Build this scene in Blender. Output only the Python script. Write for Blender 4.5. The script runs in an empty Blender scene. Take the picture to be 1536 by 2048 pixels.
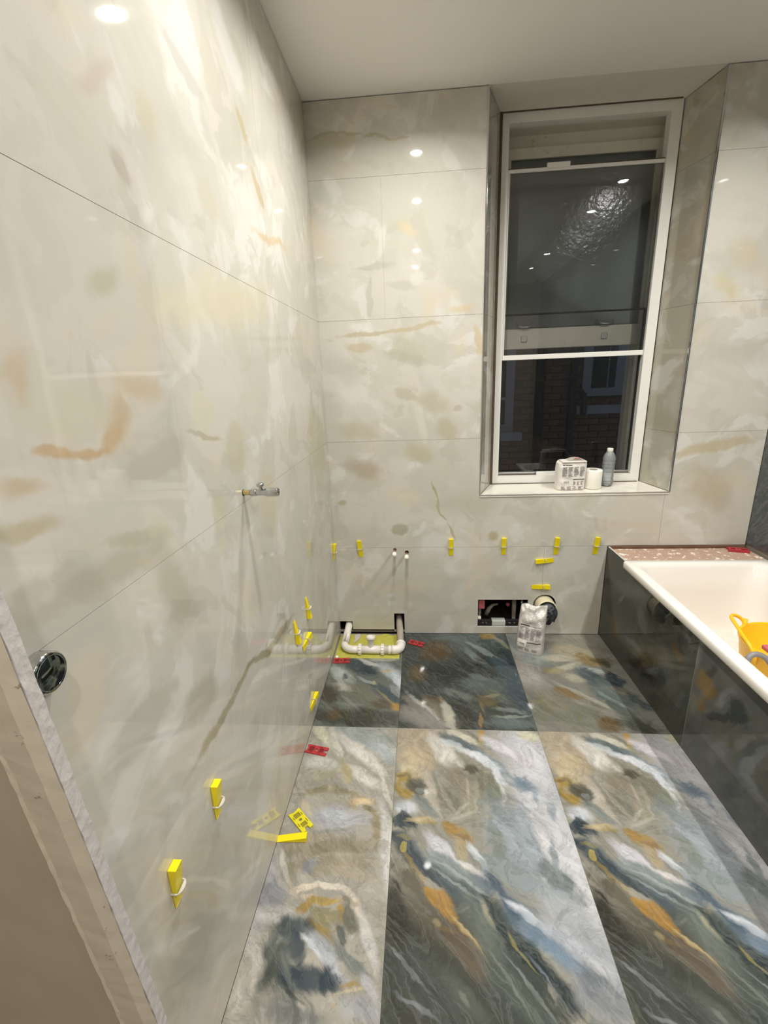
import bpy, bmesh, math, random
from mathutils import Vector, Matrix

random.seed(7)
C = bpy.context.scene.collection
SC = bpy.context.scene

# ------------------------------------------------------------------ camera
CAM_POS = Vector((0.5, -2.4358, 1.4802))
YAW, PITCH, ROLL, FPX = math.radians(4.8808), math.radians(-16.3932), math.radians(-2.2475), 915.95
fwd = Vector((-math.sin(YAW) * math.cos(PITCH), math.cos(YAW) * math.cos(PITCH), math.sin(PITCH)))
rt0 = Vector((math.cos(YAW), math.sin(YAW), 0))
up0 = rt0.cross(fwd)
rt = rt0 * math.cos(ROLL) + up0 * math.sin(ROLL)
up = -rt0 * math.sin(ROLL) + up0 * math.cos(ROLL)
cam_data = bpy.data.cameras.new('camera')
cam_data.sensor_fit = 'HORIZONTAL'
cam_data.sensor_width = 36.0
cam_data.lens = 36.0 * FPX / 1536.0
cam_data.clip_start = 0.02
cam = bpy.data.objects.new('camera', cam_data)
m3 = Matrix((rt, up, -fwd)).transposed()
cam.matrix_world = Matrix.Translation(CAM_POS) @ m3.to_4x4()
C.objects.link(cam)
SC.camera = cam

# ------------------------------------------------------------------ world, exposure
world = bpy.data.worlds.new('night_sky')
SC.world = world
world.use_nodes = True
world.node_tree.nodes['Background'].inputs[0].default_value = (0.36, 0.43, 0.56, 1)
world.node_tree.nodes['Background'].inputs[1].default_value = 0.15
vs = SC.view_settings
vs.view_transform = 'Standard'
vs.look = 'None'
vs.gamma = 1.0
vs.use_curve_mapping = False
vs.exposure = 0.04
try:
    SC.cycles.use_denoising = True
    SC.cycles.denoiser = 'OPENIMAGEDENOISE'
    SC.cycles.adaptive_threshold = 0.03
    SC.cycles.max_bounces = 8
    SC.cycles.glossy_bounces = 5
    SC.cycles.transparent_max_bounces = 16
    SC.cycles.sample_clamp_indirect = 6.0
    SC.cycles.caustics_reflective = False
    SC.cycles.caustics_refractive = False
except Exception:
    pass
LAMP_W = 11.2            # watts of each ceiling downlight
LAMP_XY = [(0.50, -0.58), (0.50, -1.31), (0.49, -2.68), (0.47, -3.40),
           (1.87, -0.75), (1.87, -1.34), (1.87, -2.66), (1.86, -3.33)]
LAMP_COL = (1.0, 0.981, 0.940)

# ------------------------------------------------------------------ key levels of the room (metres)
ZC = 2.668                                   # ceiling
H1, H2, H3, H4 = 0.549, 1.155, 1.757, 2.362  # wall tile joints
XR = 2.222                                   # right wall
TT = 0.010                                   # tile thickness
GAP = 0.0005

# ------------------------------------------------------------------ helpers
def lin(h, g=1.0):
    if isinstance(h, str):
        r = [int(h[i:i + 2], 16) / 255 for i in (0, 2, 4)]
        r = [c / 12.92 if c <= 0.04045 else ((c + 0.055) / 1.055) ** 2.4 for c in r]
    else:
        r = list(h)
    return tuple(min(c * g, 0.95) for c in r) + (1.0,)


def new_mat(name):
    m = bpy.data.materials.new(name)
    m.use_nodes = True
    return m, m.node_tree, m.node_tree.nodes['Principled BSDF']


def N(nt, t, **kw):
    n = nt.nodes.new(t)
    for k, v in kw.items():
        setattr(n, k, v)
    return n


def mix_col(nt, fac, a, b, blend='MIX'):
    n = N(nt, 'ShaderNodeMix', data_type='RGBA', blend_type=blend)
    for sock, v in ((n.inputs[0], fac), (n.inputs[6], a), (n.inputs[7], b)):
        if hasattr(v, 'links') or isinstance(v, bpy.types.NodeSocket):
            nt.links.new(v, sock)
        else:
            sock.default_value = v
    return n.outputs[2]


def math_n(nt, op, a, b=None, c=None):
    n = N(nt, 'ShaderNodeMath', operation=op)
    for i, v in enumerate((a, b, c)):
        if v is None:
            continue
        if isinstance(v, bpy.types.NodeSocket):
            nt.links.new(v, n.inputs[i])
        else:
            n.inputs[i].default_value = v
    return n.outputs[0]


def vmath(nt, op, a, b=None, scale=None):
    n = N(nt, 'ShaderNodeVectorMath', operation=op)
    for i, v in enumerate((a, b)):
        if v is None:
            continue
        if isinstance(v, bpy.types.NodeSocket):
            nt.links.new(v, n.inputs[i])
        else:
            n.inputs[i].default_value = v
    if scale is not None:
        if isinstance(scale, bpy.types.NodeSocket):
            nt.links.new(scale, n.inputs['Scale'])
        else:
            n.inputs['Scale'].default_value = scale
    return n.outputs['Value'] if op in ('LENGTH', 'DOT_PRODUCT') else n.outputs['Vector']


def noise(nt, vec, scale, detail=2.0, rough=0.5, dist=0.0):
    n = N(nt, 'ShaderNodeTexNoise')
    n.inputs['Scale'].default_value = scale
    n.inputs['Detail'].default_value = detail
    n.inputs['Roughness'].default_value = rough
    n.inputs['Distortion'].default_value = dist
    nt.links.new(vec, n.inputs['Vector'])
    return n


def mrange(nt, v, a, b, c, d, smooth=True):
    n = N(nt, 'ShaderNodeMapRange', interpolation_type='SMOOTHSTEP' if smooth else 'LINEAR')
    nt.links.new(v, n.inputs[0])
    for i, q in enumerate((a, b, c, d)):
        n.inputs[1 + i].default_value = q
    return n.outputs[0]


def plain(name, col, rough=0.5, metal=0.0, var=0.06, nscale=30.0, bump=0.0, spec=0.5, coat=0.0, stain=None):
    """Simple procedural material: colour with a little noise, optional bump and stains."""
    m, nt, b = new_mat(name)
    tc = N(nt, 'ShaderNodeTexCoord').outputs['Object']
    c = lin(col)
    nz = noise(nt, tc, nscale, 4.0)
    dark = tuple(x * (1 - var) for x in c[:3]) + (1,)
    lite = tuple(min(1, x * (1 + var)) for x in c[:3]) + (1,)
    out = mix_col(nt, nz.outputs['Fac'], dark, lite)
    if stain:
        s2 = noise(nt, tc, stain[1], 5.0, 0.65)
        f = mrange(nt, s2.outputs['Fac'], stain[2], stain[2] + stain[3], 0, stain[4])
        out = mix_col(nt, f, out, lin(stain[0]))
    nt.links.new(out, b.inputs['Base Color'])
    b.inputs['Roughness'].default_value = rough
    b.inputs['Metallic'].default_value = metal
    b.inputs['Specular IOR Level'].default_value = spec
    b.inputs['Coat Weight'].default_value = coat
    if bump:
        bp = N(nt, 'ShaderNodeBump')
        bp.inputs['Strength'].default_value = bump
        bp.inputs['Distance'].default_value = 0.004
        nt.links.new(nz.outputs['Fac'], bp.inputs['Height'])
        nt.links.new(bp.outputs[0], b.inputs['Normal'])
    return m


# ------------------------------------------------------------------ printed stone designs of the tiles
# each blob: centre (m), half axes (m), angle, colour, edge softness, strength
PRINTS = {
 'mid': ('8a877b', [
  (0.1631, -0.9004, 0.32, 0.1865, -0.34, '40423b', 0.5, 1.0),
  (0.3044, -0.7919, 0.233, 0.0976, -1.05, '474d48', 0.6, 1.0),
  (0.5349, -0.7097, 0.2718, 0.116, -1.3, '9a9da1', 0.6, 0.8),
  (0.5258, -0.3478, 0.4082, 0.1224, -1.4, 'b9babd', 0.8, 0.9),
  (0.5412, -0.1319, 0.1718, 0.0785, -1.41, 'c6c6ca', 0.8, 0.9),
  (0.5782, -0.5603, 0.1878, 0.0449, -1.46, 'c3c2c4', 0.7, 0.9),
  (0.1018, -0.0648, 0.1486, 0.1099, -0.44, 'a89a82', 0.7, 0.9),
  (0.0819, -0.1666, 0.0979, 0.0594, -0.19, 'b3a284', 0.7, 0.9),
  (0.0577, -0.223, 0.0559, 0.0275, -0.51, 'bcae8e', 0.7, 0.9),
  (0.1992, -0.1274, 0.1199, 0.0408, -1.09, 'cdc9c1', 0.7, 0.9),
  (0.2271, -0.1797, 0.0731, 0.0318, -0.67, 'cfc9bf', 0.7, 0.9),
  (0.1378, -0.3341, 0.1169, 0.0249, -1.33, 'b9b0a0', 0.7, 0.9),
  (0.3045, -0.306, 0.1777, 0.114, -1.12, '85826f', 0.8, 0.9),
  (0.2336, -0.2954, 0.0949, 0.0508, -1.55, '837969', 0.7, 0.9),
  (0.2223, -0.3237, 0.0614, 0.0336, -1.5, '7c7a6c', 0.7, 0.9),
  (0.3543, -0.264, 0.0551, 0.0428, -1.3, '767463', 0.7, 0.9),
  (0.1953, -0.3336, 0.083, 0.0082, -1.17, 'aca697', 0.7, 0.56),
  (0.25, -0.3769, 0.0485, 0.0075, 0.69, 'b0aa9d', 0.7, 0.56),
  (0.2735, -0.2939, 0.0639, 0.009, -1.62, 'a59d8f', 0.7, 0.56),
  (0.3029, -0.3389, 0.0913, 0.0098, -1.63, 'a19b8e', 0.7, 0.56),
  (0.2516, -0.4089, 0.0757, 0.0088, 0.28, 'aaa597', 0.7, 0.56),
  (0.2638, -0.0793, 0.1226, 0.0258, -0.58, '566468', 0.6, 0.9),
  (0.3944, -0.1789, 0.0912, 0.0209, -0.74, '808c92', 0.7, 0.9),
  (0.4763, -0.2589, 0.0598, 0.017, -0.82, '8d98a0', 0.7, 0.9),
  (0.2335, -0.0881, 0.0677, 0.0157, -0.69, 'c9d0d4', 0.7, 0.56),
  (0.3383, -0.1566, 0.0957, 0.0201, -0.5, 'd3d6da', 0.7, 0.9),
  (0.3976, -0.2275, 0.0525, 0.0157, -1.2, 'cfd2d6', 0.7, 0.9),
  (0.3993, -0.3155, 0.0686, 0.01, -1.61, 'ccd1cf', 0.7, 0.56),
  (0.284, -0.0483, 0.0726, 0.02, -0.6, 'c5bfae', 0.7, 0.9),
  (0.3538, -0.0247, 0.0439, 0.0168, -1.59, 'a68333', 0.5, 0.9),
  (0.346, -0.0746, 0.0222, 0.0138, -1.3, 'a29242', 0.7, 0.56),
  (0.3223, -0.0437, 0.035, 0.013, -1.2, '6f695a', 0.7, 0.56),
  (0.4623, -0.118, 0.1422, 0.0289, -0.66, 'cfcbd0', 0.7, 0.9),
  (0.5562, -0.029, 0.0479, 0.0269, -0.44, 'c9c4a8', 0.7, 0.9),
  (0.2967, -0.2082, 0.0344, 0.0174, -0.07, '504e43', 0.7, 0.9),
  (0.3707, -0.3376, 0.0795, 0.0277, -1.55, '777c6f', 0.7, 0.9),
  (0.4836, -0.2701, 0.0515, 0.031, -0.74, '7b8894', 0.7, 0.9),
  (0.4992, -0.2832, 0.0443, 0.0139, -0.82, '6a7a86', 0.7, 0.56),
  (0.511, -0.3123, 0.0337, 0.0144, -1.38, '8894a0', 0.7, 0.9),
  (0.3742, -0.4501, 0.0457, 0.0312, -1.19, 'b3bac2', 0.7, 0.9),
  (0.3813, -0.3962, 0.0161, 0.011, -0.92, 'd0d8cf', 0.3, 0.56),
  (0.4016, -0.5078, 0.1754, 0.0991, -1.25, '8f969a', 0.7, 0.9),
  (0.3877, -0.6002, 0.1311, 0.0438, -0.46, '858d8d', 0.7, 0.9),
  (0.463, -0.6373, 0.1085, 0.0309, -0.27, '888f92', 0.7, 0.9),
  (0.4599, -0.5623, 0.0658, 0.0128, -1.5, 'c6c8cb', 0.7, 0.9),
  (0.4534, -0.4502, 0.06, 0.013, -1.42, 'bcc2c8', 0.7, 0.9),
  (0.6424, -0.2292, 0.0744, 0.0351, -1.26, 'd2d0d4', 0.7, 0.9),
  (0.438, -0.5149, 0.1017, 0.0548, -0.96, '979fa4', 0.8, 0.9),
  (0.3494, -0.4991, 0.0575, 0.0291, -1.37, '7d8379', 0.7, 0.9),
  (0.4516, -0.4573, 0.1023, 0.031, -1.56, '9aa2a8', 0.7, 0.9),
  (0.5182, -0.5151, 0.0832, 0.0279, -1.29, 'cac8ca', 0.7, 0.9),
  (0.5492, -0.3716, 0.045, 0.0166, -1.54, '98a0a6', 0.7, 0.9),
  (0.5031, -0.6013, 0.0623, 0.0358, -0.62, '747c7c', 0.7, 0.9),
  (0.5272, -0.5428, 0.0773, 0.0112, -1.72, '8f979a', 0.7, 0.9),
  (0.0422, -0.2816, 0.0622, 0.0383, -1.29, '9e8338', 0.5, 0.9),
  (0.0362, -0.3207, 0.0475, 0.0258, -0.96, '977d36', 0.7, 0.9),
  (0.0373, -0.2901, 0.0172, 0.0199, 0, '9c8e6c', 0.7, 0.9),
  (0.0364, -0.2448, 0.0303, 0.0084, 0.17, '6a5c42', 0.7, 0.56),
  (0.0661, -0.2752, 0.0353, 0.0085, -1.06, '5f594b', 0.7, 0.56),
  (0.0853, -0.297, 0.044, 0.0274, -0.76, '55554b', 0.5, 0.9),
  (0.0926, -0.3133, 0.0152, 0.011, -0.84, '8d948e', 0.3, 0.56),
  (0.043, -0.3858, 0.0508, 0.032, -0.05, 'bfc2c9', 0.7, 0.9),
  (0.0356, -0.4307, 0.0334, 0.0354, 0, '3a454b', 0.4, 0.9),
  (0.0401, -0.437, 0.0408, 0.0282, -0.78, '303b42', 0.6, 0.9),
  (0.119, -0.3844, 0.0672, 0.0231, -0.83, '727a77', 0.7, 0.9),
  (0.1013, -0.4321, 0.0537, 0.0136, -0.02, 'b7a57c', 0.7, 0.9),
  (0.123, -0.4429, 0.0441, 0.0067, -0.09, '908344', 0.7, 0.56),
  (0.2274, -0.4788, 0.062, 0.0328, -0.75, '907944', 0.5, 0.9),
  (0.2043, -0.4532, 0.0291, 0.0202, -0.61, '977534', 0.6, 0.9),
  (0.2375, -0.4875, 0.0261, 0.0131, -0.53, '8a6c44', 0.7, 0.9),
  (0.2238, -0.526, 0.0488, 0.0225, -1.24, 'a39474', 0.7, 0.9),
  (0.1616, -0.5241, 0.0772, 0.0207, -0.8, 'c6c5cb', 0.7, 0.9),
  (0.1527, -0.5578, 0.0531, 0.014, -0.94, 'aeb2b6', 0.7, 0.9),
  (0.249, -0.5888, 0.0703, 0.0137, -0.47, 'c4bfbd', 0.7, 0.9),
  (0.2747, -0.5402, 0.0481, 0.0147, -0.92, 'c2c7ca', 0.7, 0.9),
  (0.2972, -0.5829, 0.0348, 0.012, -1.21, '98a0a2', 0.7, 0.9),
  (0.1584, -0.6048, 0.1898, 0.0284, -0.73, '4b575e', 0.7, 0.9),
  (0.0851, -0.5581, 0.1321, 0.0255, -0.76, '38444a', 0.6, 0.9),
  (0.214, -0.5998, 0.1314, 0.0241, -0.59, '7d8888', 0.7, 0.9),
  (0.2211, -0.6185, 0.102, 0.0057, -0.65, 'a5aca9', 0.7, 0.56),
  (0.208, -0.641, 0.0965, 0.0047, -0.67, '97a09c', 0.7, 0.56),
  (0.0472, -0.5283, 0.0166, 0.012, -0.96, 'a5944a', 0.3, 0.9),
  (0.0464, -0.5004, 0.0247, 0.0073, -0.21, '908544', 0.7, 0.56),
  (0.0878, -0.5916, 0.0682, 0.0077, -0.95, '9e843b', 0.7, 0.56),
  (0.0943, -0.6189, 0.0443, 0.0056, -0.78, 'a4904e', 0.7, 0.56),
  (0.1232, -0.7162, 0.1775, 0.0623, -0.75, '5c574a', 0.8, 0.9),
  (0.2241, -0.7974, 0.0779, 0.0478, -0.82, '685d4f', 0.8, 0.9),
  (0.0886, -0.6449, 0.0555, 0.0315, -0.73, '6b6455', 0.7, 0.9),
  (0.1623, -0.6898, 0.0595, 0.0263, -0.74, '9b7328', 0.4, 0.9),
  (0.1301, -0.6712, 0.0335, 0.0145, -1.24, '977228', 0.4, 0.9),
  (0.2241, -0.7588, 0.0676, 0.0076, -0.91, 'a48d5a', 0.7, 0.56),
  (0.2218, -0.7536, 0.049, 0.0043, -0.92, 'c0ac7c', 0.7, 0.56),
  (0.139, -0.7448, 0.0148, 0.0091, -0.17, '8d8060', 0.7, 0.9),
  (0.1663, -0.7588, 0.0365, 0.0059, -0.11, '7c6a48', 0.7, 0.56),
  (0.0209, -0.738, 0.112, 0.0301, -1.47, '35342d', 0.8, 0.9),
  (0.2701, -0.746, 0.0961, 0.0329, -1.05, '656b62', 0.8, 0.9),
  (0.2831, -0.7095, 0.0557, 0.009, -1.01, '8f9386', 0.7, 0.56),
  (0.2897, -0.7162, 0.0374, 0.0045, -0.95, 'a49a70', 0.7, 0.56),
  (0.4058, -0.7336, 0.185, 0.0395, -0.76, '5a6b7a', 0.8, 0.9),
  (0.345, -0.6755, 0.0855, 0.0207, -1.03, '455463', 0.7, 0.9),
  (0.4485, -0.7901, 0.1163, 0.0324, -0.57, '6f8192', 0.8, 0.9),
  (0.384, -0.6983, 0.0745, 0.0125, -0.53, 'c1c3c9', 0.6, 0.9),
  (0.4961, -0.7652, 0.1005, 0.0307, -0.63, 'a9abb2', 0.8, 0.9),
  (0.4128, -0.7253, 0.0815, 0.0156, -0.52, 'a5acb4', 0.7, 0.9),
  (0.5002, -0.6856, 0.0863, 0.0376, -0.68, '9da1a4', 0.8, 0.9),
  (0.5793, -0.8108, 0.0663, 0.0215, -1.29, 'a0a3a8', 0.7, 0.9),
  (0.4004, -0.8207, 0.1506, 0.0226, -0.79, '333c3d', 0.7, 0.9),
  (0.42, -0.8503, 0.0937, 0.0171, -0.71, '2e3739', 0.7, 0.9),
  (0.3769, -0.8747, 0.0819, 0.0047, -0.9, '8d958c', 0.7, 0.56),
  (0.4145, -0.8541, 0.0549, 0.004, -0.92, '76808a', 0.7, 0.56),
  (0.3295, -0.8772, 0.1036, 0.0298, -0.78, '545b53', 0.8, 0.9),
  (0.3264, -0.8646, 0.0813, 0.0047, -1.02, '7f8579', 0.7, 0.56),
  (0.3459, -0.7745, 0.0238, 0.0052, -1.19, '938744', 0.7, 0.56),
  (0.3701, -0.8149, 0.044, 0.0033, -0.9, '9a915f', 0.7, 0.56),
  (0.1141, -0.8889, 0.1536, 0.0589, -0.56, '484b47', 0.9, 0.9),
  (0.0587, -0.8549, 0.0722, 0.0065, -0.74, '868b88', 0.6, 0.56),
  (0.0831, -0.9314, 0.0517, 0.0055, -0.47, '81868a', 0.7, 0.56),
  (0.2036, -0.8974, 0.0897, 0.0278, -0.7, '53574f', 0.7, 0.9),
  (0.196, -0.8993, 0.0245, 0.0073, -0.89, '7a7d74', 0.7, 0.56),
  (0.5392, -0.8841, 0.0784, 0.0466, -0.81, '7c8084', 0.9, 0.9),
  (0.5564, -0.8244, 0.0281, 0.0144, -0.56, 'b0b1b4', 0.7, 0.9),
 ]),
 'fleft': ('9b968a', [
  (0.2151, -0.0507, 0.1709, 0.0736, -0.27, '8f9692', 0.8, 0.9),
  (0.0603, -0.0497, 0.0891, 0.0221, -0.95, 'c4c0a8', 0.7, 0.9),
  (0.2376, -0.142, 0.1501, 0.0285, -0.76, 'd0cbc2', 0.8, 0.9),
  (0.3308, -0.1316, 0.0898, 0.0439, -0.56, 'a7aeae', 0.8, 0.9),
  (0.3502, -0.3028, 0.1101, 0.0105, -1.21, 'ddd8ca', 0.7, 0.56),
  (0.1404, -0.1251, 0.1197, 0.019, -1.13, 'c7c2b4', 0.7, 0.9),
  (0.1283, -0.2267, 0.0865, 0.0451, 0.39, 'a6a087', 0.8, 0.9),
  (0.0833, -0.2001, 0.0763, 0.0327, -0.16, 'b9b8af', 0.7, 0.9),
  (0.2612, -0.2576, 0.0882, 0.0288, -0.6, 'cdc8bd', 0.7, 0.9),
  (0.1918, -0.2422, 0.0588, 0.0178, -1.22, 'a89a74', 0.7, 0.9),
  (0.2843, -0.1874, 0.0748, 0.0104, -0.57, 'd8d4ca', 0.7, 0.56),
  (0.182, -0.182, 0.0925, 0.0135, -0.16, 'a59f90', 0.7, 0.56),
  (0.1005, -0.3335, 0.0743, 0.0222, 0.2, '8a8266', 0.6, 0.9),
  (0.2355, -0.3481, 0.112, 0.0203, -0.29, '918668', 0.6, 0.9),
  (0.1738, -0.3591, 0.097, 0.0236, -0.02, 'a8a392', 0.7, 0.9),
  (0.0699, -0.4063, 0.0469, 0.0156, -0.85, 'b3a88e', 0.7, 0.9),
  (0.1943, -0.4387, 0.1192, 0.049, -0.05, 'a6a7a9', 0.6, 0.9),
  (0.1792, -0.4284, 0.0546, 0.0225, -0.06, 'b0b4b8', 0.7, 0.9),
  (0.208, -0.4757, 0.0972, 0.0101, 0.15, '868679', 0.7, 0.56),
  (0.2784, -0.3668, 0.0488, 0.0206, 0.04, 'c2ab86', 0.5, 0.9),
  (0.3026, -0.3968, 0.0387, 0.0142, -0.26, '7b6e50', 0.7, 0.9),
  (0.3293, -0.4635, 0.0747, 0.0198, -1.42, '8d8162', 0.7, 0.9),
  (0.3669, -0.5382, 0.1883, 0.0202, -1.44, 'bfbdb9', 0.8, 0.9),
  (0.3834, -0.5401, 0.1145, 0.0075, -1.45, 'd5d2cb', 0.7, 0.56),
  (0.2388, -0.3879, 0.0275, 0.0117, -0.74, 'a89878', 0.7, 0.56),
  (0.1955, -0.5385, 0.1805, 0.0344, 0.07, '857b64', 0.8, 0.9),
  (0.1879, -0.598, 0.1734, 0.032, 0.09, '908670', 0.8, 0.9),
  (0.1301, -0.6036, 0.0316, 0.0198, 1.05, '84878b', 0.7, 0.9),
  (0.2646, -0.6207, 0.0841, 0.0202, -0.19, 'a59b86', 0.8, 0.9),
  (0.1081, -0.5093, 0.068, 0.013, 0.11, '9c937e', 0.7, 0.9),
  (0.2219, -0.5627, 0.0922, 0.0074, 0.0, 'a2987f', 0.7, 0.56),
  (0.0054, -0.7001, 0.1433, 0.0404, -1.6, 'a09fa1', 0.9, 0.9),
  (0.0309, -0.6957, 0.0484, 0.0448, -1.67, '88898d', 0.9, 0.9),
  (0.0486, -0.6037, 0.053, 0.0112, -1.14, 'c2bdb2', 0.7, 0.9),
  (0.1283, -0.6723, 0.0542, 0.0115, 0.25, 'cfc2ae', 0.6, 0.9),
  (0.0889, -0.6712, 0.0364, 0.009, -0.96, 'c6b99f', 0.7, 0.56),
  (0.2027, -0.6605, 0.0493, 0.0097, -0.1, 'd6ccbb', 0.6, 0.9),
  (0.2789, -0.7035, 0.0723, 0.0112, -0.78, 'c2b8a8', 0.7, 0.9),
  (0.3403, -0.7972, 0.0765, 0.0154, -1.19, 'c5c2bc', 0.8, 0.9),
  (0.1452, -0.6944, 0.0252, 0.0077, 0.13, 'd2ba9c', 0.7, 0.56),
  (0.1383, -0.7242, 0.0468, 0.0149, 0.62, '987c39', 0.5, 0.9),
  (0.2017, -0.7007, 0.0517, 0.0111, -0.02, '9e853d', 0.5, 0.9),
  (0.2492, -0.7262, 0.0313, 0.0103, -1.14, '997d36', 0.5, 0.9),
  (0.1985, -0.7818, 0.0416, 0.0192, -0.59, '937e3e', 0.6, 0.9),
  (0.248, -0.7677, 0.0204, 0.0055, 0.56, '9e833d', 0.7, 0.56),
  (0.2086, -0.7359, 0.0506, 0.0239, -0.23, '898260', 0.6, 0.9),
  (0.2129, -0.7431, 0.0308, 0.0125, -0.22, '958c68', 0.7, 0.9),
  (0.2681, -0.7025, 0.036, 0.0061, -0.44, '6f6753', 0.7, 0.56),
  (0.2793, -0.7415, 0.0572, 0.0217, -0.97, '5c5c4f', 0.6, 0.9),
  (0.2607, -0.7786, 0.0265, 0.0163, -1.22, '555a53', 0.6, 0.9),
  (0.2886, -0.7842, 0.0159, 0.0076, -0.22, '9aa09c', 0.3, 0.56),
  (0.0595, -0.7509, 0.0757, 0.0238, -0.05, 'b5b3ae', 0.8, 0.9),
  (0.1897, -0.8089, 0.0912, 0.0217, -0.46, 'abb0b6', 0.8, 0.9),
  (0.1791, -0.8165, 0.0439, 0.0095, -0.62, 'c3c6cb', 0.7, 0.9),
  (0.2502, -0.8573, 0.0487, 0.0181, -0.68, 'b9bac0', 0.8, 0.9),
  (0.2874, -0.8344, 0.0537, 0.0074, -0.6, 'c9c5bd', 0.7, 0.56),
  (0.1169, -0.7838, 0.0564, 0.0335, 0.14, '3c4749', 0.7, 0.9),
  (0.1429, -0.8206, 0.0407, 0.0206, -1.1, '33404a', 0.6, 0.9),
  (0.1225, -0.8726, 0.1023, 0.0542, -0.99, '4e5653', 0.8, 0.9),
  (0.1918, -0.881, 0.081, 0.0371, 0.05, '323f48', 0.6, 0.9),
  (0.2343, -0.8786, 0.0321, 0.0345, -1.37, '2b3942', 0.5, 0.9),
  (0.0791, -0.8858, 0.0625, 0.0315, 1.39, '4a4e47', 0.8, 0.9),
  (0.1617, -0.9304, 0.0373, 0.006, -0.28, '2a3030', 0.7, 0.56),
  (0.129, -0.8755, 0.0457, 0.0078, -1.08, '6e746c', 0.7, 0.56),
  (0.0799, -0.8413, 0.0318, 0.0131, 1.4, '60645c', 0.7, 0.9),
  (0.2923, -0.8377, 0.0816, 0.0131, -0.6, '6d736f', 0.8, 0.9),
  (0.2984, -0.887, 0.0262, 0.0074, 0.05, '99844c', 0.7, 0.9),
  (0.3173, -0.8976, 0.0591, 0.0037, 0.13, 'c9b98f', 0.7, 0.56),
  (0.3339, -0.9354, 0.0697, 0.0252, -0.08, 'a2a2a3', 0.9, 0.9),
  (0.353, -0.8915, 0.0388, 0.013, -0.76, 'b3b2b3', 0.7, 0.9),
  (0.2615, -0.9304, 0.0129, 0.0064, -1.09, 'b09a6a', 0.7, 0.56),
  (0.1789, -0.9599, 0.1059, 0.0243, -0.04, '6f716d', 0.9, 0.9),
  (0.0354, -0.914, 0.053, 0.0312, 1.41, 'b5aea3', 0.8, 0.9),
  (0.0295, -0.8502, 0.0473, 0.0186, -0.88, 'b2ada6', 0.7, 0.9),
 ]),
 'r1left': ('5f635a', [
  (0.0661, -0.4044, 0.1102, 0.0428, -0.77, 'aab0aa', 0.8, 0.9),
  (0.1762, -0.3527, 0.1234, 0.0512, -0.66, '36434a', 0.6, 0.9),
  (0.2148, -0.3694, 0.0786, 0.0334, -0.28, '2c3942', 0.7, 0.9),
  (0.0899, -0.4209, 0.0201, 0.0313, 0, '3d4848', 0.7, 0.9),
  (0.103, -0.4113, 0.0865, 0.0128, -1.02, '8d958f', 0.7, 0.56),
  (0.2073, -0.3014, 0.0848, 0.0179, -0.54, 'cdd0ca', 0.6, 0.56),
  (0.3265, -0.3817, 0.1294, 0.0473, -0.87, '9ea5a7', 0.8, 0.9),
  (0.366, -0.4524, 0.0898, 0.0268, -1.26, 'b9c0c5', 0.7, 0.9),
  (0.2732, -0.2653, 0.0875, 0.0213, 0.02, 'b0ae9c', 0.7, 0.56),
  (0.307, -0.3717, 0.0423, 0.0176, 0.16, 'b0986a', 0.5, 0.56),
  (0.3015, -0.5344, 0.1408, 0.0337, -0.74, '3c4952', 0.6, 0.9),
  (0.2141, -0.457, 0.0615, 0.0131, -0.49, '9fa7a6', 0.7, 0.56),
  (0.2455, -0.4717, 0.0117, 0.018, 0, 'a49b58', 0.3, 0.56),
  (0.3658, -0.641, 0.0436, 0.0294, -0.38, 'a27c31', 0.5, 0.9),
  (0.3103, -0.5707, 0.0768, 0.0066, -0.86, '9b8c49', 0.7, 0.56),
  (0.3599, -0.5275, 0.0638, 0.0185, -0.95, '8f9799', 0.7, 0.56),
  (0.205, -0.5588, 0.1416, 0.0554, -0.77, '67675a', 0.8, 0.9),
  (0.0836, -0.5057, 0.0588, 0.0256, -0.16, '9f9c8c', 0.7, 0.9),
  (0.0797, -0.4829, 0.0574, 0.0156, -0.88, 'b3b3a8', 0.7, 0.56),
  (0.035, -0.5579, 0.0634, 0.0668, 0.03, '413d30', 0.8, 0.9),
  (0.1977, -0.7247, 0.2433, 0.0596, -0.04, '35362e', 0.8, 0.9),
  (0.0808, -0.7037, 0.0312, 0.0427, 0, '57462c', 0.7, 0.9),
  (0.1505, -0.6306, 0.0617, 0.0155, -0.11, '7a7e76', 0.7, 0.56),
  (0.1412, -0.6029, 0.0782, 0.0098, -0.87, '858578', 0.7, 0.56),
  (0.3018, -0.6329, 0.0587, 0.0354, -0.36, '55493a', 0.7, 0.9),
  (0.3471, -0.708, 0.0648, 0.042, -0.3, '4a4c48', 0.7, 0.9),
  (0.2337, -0.6798, 0.0636, 0.0151, -0.72, '22241f', 0.7, 0.56),
 ]),
 'r1mid': ('383d39', [
  (0.3612, -0.0728, 0.2823, 0.1287, 0.01, '4c5654', 0.8, 0.9),
  (0.4509, -0.181, 0.1816, 0.0208, -0.81, '8d9693', 0.6, 0.56),
  (0.4056, -0.2442, 0.1079, 0.0262, -1.06, '6c7674', 0.7, 0.9),
  (0.4992, -0.0223, 0.047, 0.036, -0.36, '876e27', 0.5, 0.9),
  (0.5603, -0.0884, 0.0854, 0.0149, -1.06, '98967a', 0.7, 0.56),
  (0.2902, -0.0603, 0.0842, 0.0446, -0.22, '565f5c', 0.7, 0.9),
  (0.1835, -0.1778, 0.1007, 0.1016, -0.53, '513f22', 0.8, 0.9),
  (0.0856, -0.3859, 0.0615, 0.0743, 0.02, '53452a', 0.8, 0.9),
  (0.3205, -0.3806, 0.212, 0.1292, 0.18, '222726', 0.8, 0.9),
  (0.5774, -0.5161, 0.2025, 0.0799, -1.43, '36444c', 0.8, 0.9),
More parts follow.
